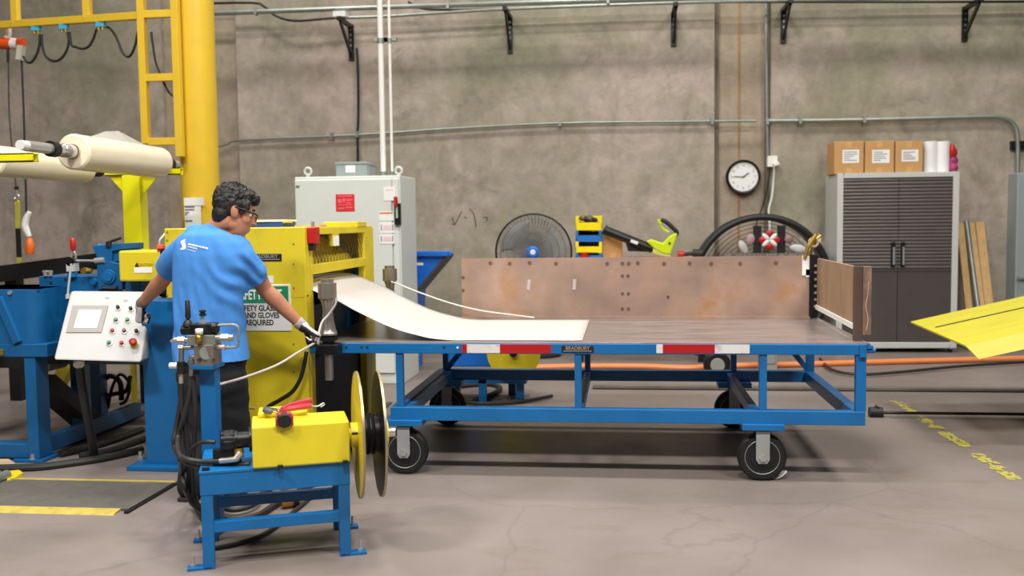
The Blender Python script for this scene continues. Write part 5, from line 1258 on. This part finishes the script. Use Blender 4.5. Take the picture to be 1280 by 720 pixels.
# small jack leg beside the reel
# valve post
vy = (ST @ V((0, SD+.03, 0))).y+.02
p0, p1 = P(250.5, 520, vy), P(270, 520, vy); vz = P(260, 460, vy).z
MB().bb(p0.x, p1.x, vy, vy+.06, 0, vz).build('valve_post', BLUE, st, .004)
MB().bb(P(243, 460, vy).x, P(272, 460, vy).x, vy-.05, vy+.08, vz, vz+.018).build('valve_plate', BLUE, st, .002)
S().bb(.02, .1, SD-.01, SD+.06, zT-.09, zT-.03).build('post_bracket', BLUE, st)
va = thing('hydraulic_valve', 'hydraulic lever valve block with steel fittings on the blue post', 'valve', V(((p0.x+p1.x)/2, vy, vz+.018)))
v = vy-.01
q = lambda px, py, dy=0.0: P(px, py, v+dy)
def vb(x0, x1, y0, y1, d0, d1, nm, m, bev=.003, par=None):
    a, b = q(x0, y1), q(x1, y0); return MB().bb(a.x, b.x, v+d0, v+d1, a.z, b.z).build(nm, m, par or va, bev)
zfix = vz+.018
lb = vb(247, 270, 430, 455.5, -.035, .06, 'manifold', STEELW)
for px in (249, 267): MB().cyl(q(px, 450, -.04), q(px, 450, -.03), .009, n=8).build('bolt', DARK, lb)
MB().cyl(q(258, 441, -.037), q(258, 441, -.03), .03, n=20).build('plug_face', GALV, lb)
vb(238, 270.5, 418, 430.5, -.03, .055, 'relief_block', GALV)
vb(240, 267, 404, 418.5, -.025, .05, 'spool_body', BLKM, .006)
MB().cyl(q(241, 412), q(228, 413), .022, n=16).build('spool_cap', BLKM, va); MB().cyl(q(266, 410), q(272, 410), .026, n=16).build('spool_cap', BLKM, va)
le = MB().lathe(q(235, 408), Z, [(0, .024), (.012, .022), (.03, .012), (.032, .008)], 16).build('lever_boot', BLK, va)
MB().cyl(q(235, 404), q(235, 394), .008).lathe(q(235, 398), Z, [(0, .012), (.01, .0125), (.078, .0105), (.083, .006)], 12).build('lever_grip', BLK, le)
kn = MB().lathe(q(253.5, 405), Z, [(0, .018), (.012, .016), (.013, .009), (.032, .008)], 16).build('knob_stem', CHROME, va)
MB().lathe(q(253.5, 395.5), Z, [(0, .008), (.004, .016), (.012, .016), (.014, .011), (.02, .011), (.022, .016), (.028, .015), (.03, .004)], 14).build('adjust_knob', BLK, kn)
MB().cyl(q(248.5, 429, -.04), q(248.5, 418, -.04), .015, n=6).build('brass_cartridge', BRASS, va)
MB().cyl(q(249, 418, -.04), q(249, 411, -.04), .017, n=6).build('cartridge_cap', WHITE, va)
MB().cyl(q(238, 425), q(218, 425), .013, n=10).cyl(q(232, 425), q(223, 425), .018, n=6).cyl(q(218, 425), q(214, 427), .008).build('side_fitting', STEEL, va)
MB().cyl(q(248, 434.5), q(226, 434.5), .010, n=10).cyl(q(227, 432), q(226.5, 452), .012, n=10).cyl(q(230, 434.5), q(224, 434.5), .015, n=6).build('elbow', STEELW, va)
MB().cyl(q(226.5, 452), q(226.5, 467), .019, n=12).build('coupler', BLK, va)
MB().cyl(q(222, 457), q(212.5, 457), .014, n=12).build('shutoff_knob', WHITE, va)
MB().cyl(q(226.5, 466), q(226.5, 481), .011, n=10).build('hose_end', STEEL, va)
MB().cyl(q(248, 446), q(238, 447), .012, n=10).cyl(q(239, 444), q(239, 471), .011, n=10).cyl(q(239, 450), q(239, 456), .016, n=6).build('elbow', STEELW, va)
MB().cyl(q(270, 422), q(292, 422), .014, n=12).cyl(q(277, 422), q(287, 422), .018, n=6).build('check_valve', STEEL, va)
MB().cyl(q(270, 434), q(282, 434), .012, n=8).build('tube_nut', STEEL, va)
MB().tube([q(268, 407), q(285, 406), q(294, 406.5), q(298, 411), q(298.5, 420), q(298, 430), q(294, 434), q(281, 434)], .0062, 8).build('pipe_loop', GALV, va)
# hoses
def hs(l, rad, lab, m=HOSE): return pipe('hydraulic_hose', l, rad, m, lab, 'hose', 'hydraulic hoses on the stand', 9, 6)
o_ = lambda px, py, dy=0.0: P(px, py, v+dy)
yq = lambda px, py: ST @ V((0, 0, 0))
mY = (ST @ V((gx0-.06, ym, 0))).y
hs([o_(226.5, 479), o_(226, 500), o_(221, 530), o_(217.5, 548, -.02), o_(219, 562, -.05), P(230, 573, mY-.02), P(252, 577, mY-.04), P(277, 576.5, mY-.05)], .0115, 'hydraulic hose from the outer coupler curving to the motor fitting')
MB_ = one(MB().cyl(P(275, 576.5, mY-.05), P(296, 574, mY-.05), .012, n=10).cyl(P(294, 575, mY-.05), P(301, 566, mY-.03), .014, n=8), 'hose_fitting', STEEL, 'bright steel hose fitting lying on the stand top', 'fitting')
hs([o_(239, 470), o_(236, 495, -.01), o_(229, 525, -.02), o_(222, 550, -.03), P(226, 572, mY+.0), P(246, 582, mY-.02), P(280, 583, mY-.03), P(312, 580, mY-.02)], .0115, 'hydraulic hose sweeping along the stand top into the gearbox')
hs([P(269, 553, mY), P(258, 552.5, mY), P(246, 556, mY+.02), P(237, 566, mY+.05), P(233, 585, v), P(232, 600, v), P(238, 615, v+.05)], .009, 'thin hose bending down from the motor end')
hs([o_(241, 470), o_(244, 510), o_(243, 550, .02), o_(240, 590, .03), o_(243, 620, .05), G(256, 652)+Z*.02], .011, 'hydraulic hose dropping straight down beside the blue post')
hs([o_(226, 481), o_(229, 520), o_(236, 560, .01), o_(235, 600, .03), o_(239, 628, .04), G(262, 648)+Z*.02], .011, 'hydraulic hose crossing behind the bundle to the floor')
hs([P(225, 574, mY+.02), o_(227, 590), o_(231, 612), G(240, 636)+Z*.04, G(258, 657)+Z*.02, G(290, 654)+Z*.015], .011, 'black hose drooping low outside the stand leg')
hs([o_(237, 480, .03), o_(233, 510, .04), o_(232, 550, .05), o_(241, 600, .06), o_(246, 630, .08), G(268, 640)+Z*.02], .013, 'inner hydraulic hose hanging closest to the worker')
hs([G(256, 640)+Z*.02, G(285, 655)+Z*.02, G(320, 650)+Z*.02, G(345, 635)+Z*.02, G(385, 612)+Z*.02, G(405, 602)+Z*.02], .015, 'thick hose looping on the floor behind the stand')
hs([G(262, 636)+Z*.03, G(290, 645)+Z*.03, G(318, 638)+Z*.03, G(330, 622)+Z*.03, G(370, 604)+Z*.03, G(392, 596)+Z*.03], .013, 'hose coil on the floor beneath the gearbox')
hs([G(258, 690)+Z*.012, G(300, 682)+Z*.012, G(335, 668)+Z*.012, G(370, 640)+Z*.012, G(400, 615)+Z*.012], .010, 'thin hose trailing out under the front stretcher')
hs([o_(252, 600, .08), G(275, 618)+Z*.1, G(310, 622)+Z*.06, G(350, 610)+Z*.03], .011, 'hose arching under the stand top')
for i, (a, b) in enumerate((((330, 618), (352, 604)), ((345, 622), (366, 606)))):
    one(MB().cyl(G(*a)+Z*.045, G(*b)+Z*.045, .018, n=10).cyl(G(*a)+Z*.045, G(a[0]+6, a[1]-4)+Z*.045, .024, n=6), 'hose_coupling', STEEL, ('bright hose coupling end on the floor behind the stand', 'bright hose coupling lying beside the other under the reel')[i], 'coupling', 'hose couplings on the floor')
r = thing('brass_coupling', 'brass pipe coupling lying on the floor behind the stand', 'coupling', G(364, 638))
MB().cyl(G(352, 636)+Z*.03, G(377, 633)+Z*.03, .026, n=12).build('body', mat('orange_brass', (196, 140, 80), .4, metal=.5, var=.2), r)
MB().cyl(G(366, 635)+Z*.03, G(372, 634)+Z*.03, .032, n=8).build('nut', BLKM, r)

# tools on the gearbox
def gt(px, py, dz=0.0): return G(px, py, gz+dz)
r = one(MB().prism([gt(322, 523, .0), gt(384, 519, .0), gt(384, 511, .0), gt(324, 514, .0)], (0, 0, .018)), 'tray_lid', YEL2, 'shallow yellow lid under the pliers on the gearbox', 'lid', bevel=.005)
pz = .032
r = thing('pliers', 'red handled pliers lying across the yellow lid', 'pliers', gt(352, 512, pz))
MB().tube([gt(350, 514, pz), gt(362, 511, pz+.01), gt(388, 507, pz+.012)], lambda t: .008+.006*t, 8).tube([gt(352, 511, pz+.004), gt(365, 506, pz+.01), gt(388, 501, pz+.012)], lambda t: .008+.006*t, 8).build('red_handle', mat('maroon_grip', (176, 34, 58), .4, var=.08), r)
MB().ell(gt(350, 513, pz), (.016, .018, .008)).tube([gt(350, 513, pz), gt(338, 511, pz), gt(330, 510, pz)], .007, 6).build('jaw', STEELW, r)
r = thing('screwdriver', 'grey handled screwdriver with brass tip on the gearbox', 'screwdriver', gt(325, 513, pz))
MB().lathe(gt(340, 515, pz), gt(318, 510.5, pz)-gt(340, 515, pz), [(0, .006), (.01, .012), (.045, .013), (.06, .008)], 12).build('handle', mat('slate_grip', (84, 88, 100), .5), r)
MB().cyl(gt(320, 511, pz), gt(312, 510, pz), .006).build('tip', BRASS, r)
r = thing('tape_measure', 'black and red tape measure at the gearbox front edge', 'tape measure', gt(355, 525))
c = gt(355.5, 525, .022)
MB(Matrix.Translation(c) @ Matrix.Rotation(ang, 4, 'Z')).lathe((0, -.02, 0), (0, 1, 0), [(0, .024), (.004, .03), (.036, .03), (.04, .024)], 20).build('case', BLK, r)
MB(Matrix.Translation(c) @ Matrix.Rotation(ang, 4, 'Z')).bb(.012, .036, -.017, .017, -.022, .02).bb(-.036, -.022, -.017, .017, -.022, .012).bb(-.03, .03, -.015, .03, .014, .028).build('red_shell', mat('maroon_shell', (150, 40, 58), .45), r, .004)
r = one(MB().tube([gt(388, 507, .02), gt(394, 508, .012), gt(399, 507, .014), gt(404, 504, .02), gt(405, 506, .012), gt(401, 508.5, .008)], .0035, 6), 'key_chain', CABW, 'thin pale chain trailing from the pliers', 'chain')

# ================================================================== the worker
WYc = 4.72
W = lambda px, py, dy=0.0: P(px, py, WYc+dy)
fL_, fR_ = G(241, 622), G(297, 616)
pw = thing('person', 'person in blue t-shirt and dark trousers, back turned, holding a cord with gloved hand', 'person', (W(265, 500).x, WYc, 0))
body = MB()
# --- head frame
hf = V((.80, .50, -.33)).normalized(); hs_ = hf.cross(Z).normalized(); hs_ = (hs_+V((0, 0, .06))).normalized(); hs_ = (hs_-hf*hs_.dot(hf)).normalized(); hu = hs_.cross(hf).normalized()
hc = W(292.5, 264, .03)
HM = Matrix((hf, hs_, hu)).transposed()
def hp(x, y, z): return hc+HM @ V((x, y, z))
def he(b, x, y, z, r, R=None): b.ell(hp(x, y, z), r, HM if R is None else HM @ R, 20, 14)
he(body, -.01, 0, .03, (.098, .077, .095))
he(body, .04, 0, -.05, (.060, .060, .092))
he(body, .02, 0, -.06, (.065, .062, .055))
he(body, .074, 0, -.124, (.027, .03, .022))
he(body, .078, 0, .02, (.022, .05, .018))
body.cap(hp(.096, 0, .008), .010, hp(.118, 0, -.032), .014)
he(body, .108, .012, -.036, (.010, .009, .008)); he(body, .108, -.012, -.036, (.010, .009, .008))
he(body, .096, 0, -.066, (.011, .024, .008)); he(body, .094, 0, -.08, (.011, .021, .008))
for s in (1, -1):
    he(body, .055, s*.045, -.03, (.03, .02, .025))
    he(body, -.008, s*.078, -.012, (.021, .011, .034), Matrix.Rotation(-.25, 3, 'Y'))
    he(body, -.016, s*.086, -.006, (.010, .006, .026), Matrix.Rotation(-.25, 3, 'Y'))
# --- torso and neck
nb = W(268, 290, .03)
body.cap(nb, .062, hp(-.02, 0, -.06), .056)
body.cap(W(246, 310, .02), .05, W(290, 316, .0), .05)
body.cap(W(272, 286, .03), .052, W(246, 302, .02), .045); body.cap(W(276, 288, .02), .052, W(290, 308, .0), .04)
body.cap(W(266, 330, .0), .11, W(263, 420, .0), .11)
body.cap(W(250, 330, .0), .09, W(252, 430, .0), .085); body.cap(W(282, 330, .0), .09, W(276, 430, .0), .085)
# --- arms
sL, eL, wL = W(232, 306, .03), W(206.5, 346, .20), W(177.5, 379, .35)
sR, eR, wR = W(309, 316, -.01), W(330, 361, .13), W(374, 404, .22)
for s0, e0, w0 in ((sL, eL, wL), (sR, eR, wR)):
    body.cap(s0.lerp(V((W(266, 330).x, s0.y, s0.z-.04)), .12), .036, s0.lerp(e0, .5), .044); body.cap(s0.lerp(e0, .5), .048, e0, .042)
    fm = e0.lerp(w0, .28); body.cap(e0, .041, fm, .046); body.cap(fm, .046, e0.lerp(w0, .65), .036); body.cap(e0.lerp(w0, .65), .036, w0, .028)
    body.cap(w0, .028, w0+(w0-e0).normalized()*.018, .025)
# --- legs
hipL, hipR = W(246, 470), W(284, 470)
knL, knR = hipL.lerp(fL_, .5)+V((0, .04, .02)), hipR.lerp(fR_, .5)+V((0, .04, .02))
anL, anR = fL_+V((0, -.02, .09)), fR_+V((0, -.02, .09))
for h_, k_, a_ in ((hipL, knL, anL), (hipR, knR, anR)):
    body.cap(h_, .075, k_, .056); body.cap(k_, .056, k_.lerp(a_, .35), .055); body.cap(k_.lerp(a_, .35), .055, a_, .04)
place_mesh(remesh(body, .005, 6, 'body'), 'body', SKIN, pw)

def sstep(a, b, x):
    t = max(0, min(1, (x-a)/(b-a))); return t*t*(3-2*t)
# --- shirt
sh = MB()
rows = ((279, 258, 291, .065), (285, 243, 288, .085), (293, 229, 299, .105), (303, 222, 310, .12), (318, 219, 317, .132), (335, 219, 314, .136), (360, 220, 308, .134), (390, 220.5, 304, .132), (415, 220.5, 304, .134), (435, 220, 307, .138), (462, 219, 311, .14))
rings = []
for py, xa, xb, dp in rows:
    a, b = W(xa, py), W(xb, py); c = (a+b)/2; hw = (b-a).length/2; n = 40
    lean = .03 if py < 290 else .0
    rings.append([c+V((math.copysign(abs(math.cos(t))**.85, math.cos(t))*hw, lean+math.copysign(abs(math.sin(t))**.85, math.sin(t))*dp, 0))+(b-a).normalized()*0 for t in [2*PI*k/n for k in range(n)]])
sh.loft(rings)
eRs = W(321, 361, .11)
cuL, cuR = sL.lerp(eL, .74), sR.lerp(eRs, .88)
sh.cap(sL+V((.02, 0, -.01)), .078, sL.lerp(eL, .5), .082); sh.cap(sL.lerp(eL, .5), .080, sL.lerp(eL, .95), .083)
sh.cap(sR+V((-.02, 0, -.02)), .066, sR.lerp(eRs, .5), .074); sh.cap(sR.lerp(eRs, .5), .076, sR.lerp(eRs, 1.05), .072)
sh.cap(W(246, 296, .01), .07, W(296, 313, .0), .062)
me = remesh(sh, .007, 16, 'shirt')
bm = bmesh.new(); bm.from_mesh(me)
def cut(bm, co, no, cen, rad):
    vs = {v_ for v_ in bm.verts if (v_.co-cen).length < rad}
    geom = list(vs)+[e_ for e_ in bm.edges if all(v_ in vs for v_ in e_.verts)]+[f_ for f_ in bm.faces if all(v_ in vs for v_ in f_.verts)]
    bmesh.ops.bisect_plane(bm, geom=geom, plane_co=co, plane_no=no, clear_outer=True)
cut(bm, cuL, (eL-sL).normalized(), sL.lerp(eL, 1.0), .14)
cut(bm, cuR, V((.42, .25, -.87)).normalized(), sR.lerp(eRs, 1.12), .135)
cut(bm, W(276, 287, -.03), V((.40, .30, .86)).normalized(), W(276, 276, .02), .13)
hemz = W(265, 449).z
bmesh.ops.bisect_plane(bm, geom=bm.verts[:]+bm.edges[:]+bm.faces[:], plane_co=(0, 0, hemz), plane_no=(0.0, 0, -1), clear_outer=True)
bm.normal_update()
armR = (eR-sR).normalized()
for v_ in bm.verts:
    p = v_.co
    # folds: diagonal pulls from the right armpit, vertical drape lower down
    low = sstep(W(265, 310).z, W(265, 420).z, p.z)
    f1 = noise.noise(V((p.x*24+p.z*5, p.y*5, p.z*3.0)))*(.004+.009*low)
    s2 = (p.x*.8+p.z*.75)
    pull = math.exp(-((p-W(308, 352, -.12)).length/.17)**2)
    f2 = math.sin(s2*75+4*noise.noise(p*6))*.009*pull
    pull2 = math.exp(-((p-W(240, 420, -.12)).length/.2)**2)
    f3 = math.sin((p.x*1.0-p.z*.25)*70+3*noise.noise(p*5))*.006*pull2
    f4 = 0
    v_.co = p+v_.normal*(f1+f2+f3+f4)
bm.to_mesh(me); 
bvh = BVHTree.FromBMesh(bm); bm.free()
sho = place_mesh(me, 'shirt', SHIRT, pw)
md = sho.modifiers.new('t', 'SOLIDIFY'); md.thickness = .004; md.offset = -1
# collar band
def onshirt(px, py, off=.003):
    d = ray(px, py).normalized(); h, n_, i_, t_ = bvh.ray_cast(CAMP, d)
    if h is None: return W(px, py, -.14)
    return h-d*off
# back print: emblem and lettering, laid on the cloth
def decal(poly, nm):
    b = MB(); n = len(poly)
    pts = [onshirt(x, y) for x, y in poly]; b.add(pts, [tuple(range(n))]); return b.build(nm, PAPER, sho, solid=.001)
decal([(229, 299.5), (232.3, 299), (231, 302), (231.6, 304.5), (232.5, 307.5), (232.3, 311.5), (226, 312.6), (225.2, 311), (228, 308.5), (227, 305.5), (225.8, 303.5), (226.6, 301)], 'back_emblem')
def bar(x0, y0, x1, y1, h):
    b = MB(); n = 6
    for k in range(n):
        t0, t1 = k/n, (k+1)/n; xa, xb = x0+(x1-x0)*t0, x0+(x1-x0)*t1-.6; ya, yb_ = y0+(y1-y0)*t0, y0+(y1-y0)*t1
        b.add([onshirt(xa, ya), onshirt(xb, yb_), onshirt(xb, yb_+h), onshirt(xa, ya+h)], [(0, 1, 2, 3)])
    b.build('back_lettering', PAPER, sho, solid=.001)
bar(235, 303.8, 260.5, 309.6, 2.1); bar(234.8, 307.2, 247, 310.3, 1.6); bar(234.3, 311.4, 245, 314, .9)
# --- trousers
tr = MB()
tr.cap(W(250, 448), .12, W(280, 448), .12); tr.cap(W(248, 478), .11, W(282, 478), .11)
for h_, k_, a_ in ((hipL, knL, anL), (hipR, knR, anR)):
    tr.cap(h_, .105, k_, .078); tr.cap(k_, .078, a_+V((0, 0, -.02)), .074)
me = remesh(tr, .01, 6, 'trousers'); bm = bmesh.new(); bm.from_mesh(me); bm.normal_update()
for v_ in bm.verts: v_.co += v_.normal*noise.noise(V((v_.co.x*9, v_.co.y*9, v_.co.z*16)))*.008
bm.to_mesh(me); bm.free(); place_mesh(me, 'trousers', PANTS, pw)
for f_ in (fL_, fR_):
    s_ = MB(); d = V((.15, 1, 0)).normalized()
    s_.cap(f_+V((0, -.04, .05)), .045, f_+d*.1+V((0, 0, .045)), .042); s_.cap(f_+d*.1+V((0, 0, .045)), .042, f_+d*.2+V((0, 0, .04)), .036); s_.cap(f_+V((0, -.03, .05)), .045, f_+V((0, -.02, .1)), .048)
    me = remesh(s_, .008, 4, 'shoe')
    for v_ in me.vertices: v_.co.z = max(v_.co.z, .012)
    so = place_mesh(me, 'shoe', BLK, pw)
    MB().prism([f_+V((-.045, -.085, 0)), f_+V((.045, -.085, 0)), f_+d*.12+V((.05, 0, 0)), f_+d*.235+V((.03, 0, 0)), f_+d*.235+V((-.03, 0, 0)), f_+d*.12+V((-.05, 0, 0))], (0, 0, .022)).build('sole', HOSE, so, .006)
# --- hair
hb = MB()
he(hb, -.024, 0, .042, (.098, .085, .098)); he(hb, .035, 0, .088, (.062, .066, .047)); he(hb, .072, .01, .085, (.035, .05, .03))
he(hb, -.056, 0, -.03, (.046, .063, .058))
for s in (1, -1): he(hb, .035, s*.068, .035, (.026, .014, .03)); he(hb, .028, s*.073, .008, (.012, .008, .026))
me = remesh(hb, .0045, 4, 'hair'); bm = bmesh.new(); bm.from_mesh(me); bm.normal_update()
for v_ in bm.verts:
    p = v_.co; l = HM.inverted() @ (p-hc)
    top = sstep(-.03, .07, l.z)
    k_ = noise.noise(p*42)*.009+noise.noise(p*95)*.005
    v_.co = p+v_.normal*(k_*(.25+.9*top)+.002)
bm.to_mesh(me); bm.free(); place_mesh(me, 'hair', HAIR, pw)
# curls
cu = MB()
for k in range(170):
    th = random.uniform(0, 2*PI); ph = random.uniform(0, 1.35)
    n_ = V((math.sin(ph)*math.cos(th), math.sin(ph)*math.sin(th), math.cos(ph)))
    b0 = V((-.02+n_.x*.108, n_.y*.088, .045+n_.z*.098))
    if b0.x > .07 and b0.z < .06: continue
    t1 = n_.cross(V((random.uniform(-1, 1), random.uniform(-1, 1), random.uniform(-1, 1)))).normalized(); 
    r_ = random.uniform(.005, .008)
    cu.tube([hp(*(b0+(t1*math.cos(a)+n_*math.sin(a)*.7)*r_)) for a in (-.6, .4, 1.3, 2.2, 3.2)], .0018, 4, 2)
tag(cu.build('curls', HAIR, pw), kind='stuff')
# eyebrows, eyes, glasses
for s in (1, -1):
    MB().tube([hp(.094, s*.02, .03), hp(.09, s*.038, .034), hp(.078, s*.052, .029)], .004, 5, 3).build('eyebrow', HAIR, pw)
    MB().ell(hp(.076, s*.032, .002), .011, None, 12, 8).build('eye', PAPER, pw)
gl = MB()
for s in (1, -1): gl.tube([hp(-.02, s*.087, .012), hp(.03, s*.084, .012), hp(.085, s*.074, .012), hp(.104, s*.06, .010), hp(.118, s*.03, .008), hp(.12, s*.006, .006)], .0042, 6, 3)
go = gl.build('glasses_frame', BLKM, pw)
for s in (1, -1):
    MB().surf(lambda u, v_: hp(.106+.014*math.sin(u*PI/2), s*(.062-.052*u), .010-.03*v_), 6, 3).build('lens', GLASS, go, solid=.002)

# --- gloved hands
def hand(w, d, n, left, curl, thumb, nm, splay=.06, arm=None):
    d = V(d).normalized(); n = V(n); n = (n-d*n.dot(d)).normalized(); s = d.cross(n)*(-1 if left else 1)   # index -> little finger
    b = MB(); K = 1.05
    b.cap(w-V(arm).normalized()*.02, .029, w+d*.012, .031)
    kn = []
    for i, off in enumerate((-.030, -.010, .010, .029)):
        k_ = w+d*(.092, .096, .091, .082)[i]*K+s*off*K+n*(.004, .007, .005, 0)[i]; kn.append(k_)
        b.cap(w+d*.012+s*off*.7, .021, k_, .0152)
    L_ = ((.042, .026, .021), (.047, .029, .022), (.043, .027, .021), (.034, .021, .019))
    for i in range(4):
        p = kn[i]; a = 0.0
        for j in range(3):
            a += curl[i][j]; dd = (d*math.cos(a)-n*math.sin(a)+s*(i-1.5)*splay*(1 if j == 0 else .3)).normalized()
            e = p+dd*L_[i][j]*K; b.cap(p, (.0122, .0112, .0104)[j], e, (.0115, .0106, .0092)[j]); p = e
    p = w+d*.028-s*.024-n*.006
    for (td, tn, ts), l, r0, r1 in zip(thumb, (.042, .034, .028), (.017, .0135, .012), (.0135, .012, .010)):
        dd = (d*td+n*tn-s*ts).normalized(); e = p+dd*l*K; b.cap(p, r0, e, r1); p = e
    me = remesh(b, .0035, 4, nm)
    me.materials.append(GLOVE); me.materials.append(GLOVEB)
    mi = []
    for f_ in me.polygons:
        c_ = f_.center; mi.append(1 if (f_.normal.dot(n) < (-.05 if left else .22) and (c_-w).dot(d) > -.005) else 0)
    o = place_mesh(me, nm, [GLOVE, GLOVEB], pw)
    me.polygons.foreach_set('material_index', mi)
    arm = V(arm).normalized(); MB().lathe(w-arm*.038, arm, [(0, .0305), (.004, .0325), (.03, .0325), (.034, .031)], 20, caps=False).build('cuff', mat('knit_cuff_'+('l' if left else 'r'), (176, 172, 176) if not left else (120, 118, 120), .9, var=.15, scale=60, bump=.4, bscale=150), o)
    return kn, d, n, s
dR = V((.74, .12, -.55)); nR = V((.55, .32, .75))
kn, d_, n_, s_ = hand(wR+(wR-eR).normalized()*.02, dR, nR, False, ((1.05, 1.3, .8), (1.1, 1.3, .8), (1.15, 1.35, .8), (1.2, 1.35, .8)), ((.55, -.35, .7), (.8, -.55, .1), (.6, -.7, -.5)), 'glove', .02, wR-eR)
grip = (kn[1]+kn[2])/2+d_*.012-n_*.034
dL = V((-.22, .22, -.86)); nL = V((-.78, -.60, .1))
hand(wL+(wL-eL).normalized()*.015, dL, nL, True, ((1.0, 1.4, .8), (1.25, 1.5, .9), (1.35, 1.55, .9), (1.4, 1.6, .9)), ((.6, -.3, .6), (.8, -.4, .2), (.85, -.3, 0)), 'glove', .03, wL-eL)
# cord held in the right hand
tv = P(268, 482, vy+.03)
one(MB().tube([P(421, 372, 5.09), P(419, 381, 5.085), P(411, 393, 5.08), P(402, 404, 5.05), grip+s_*(-.03)+V((.008, 0, .012)), grip, grip+s_*.035+V((-.012, 0, -.012)), P(372, 441, 4.72), P(345, 457, 4.55), P(305, 472, 4.3), tv], .0062, 8), 'held_cord', mat('grey_white_cord', (188, 180, 172), .6, var=.05), 'pale grey cord pulled from the guide roller through the gloved hand', 'cord')
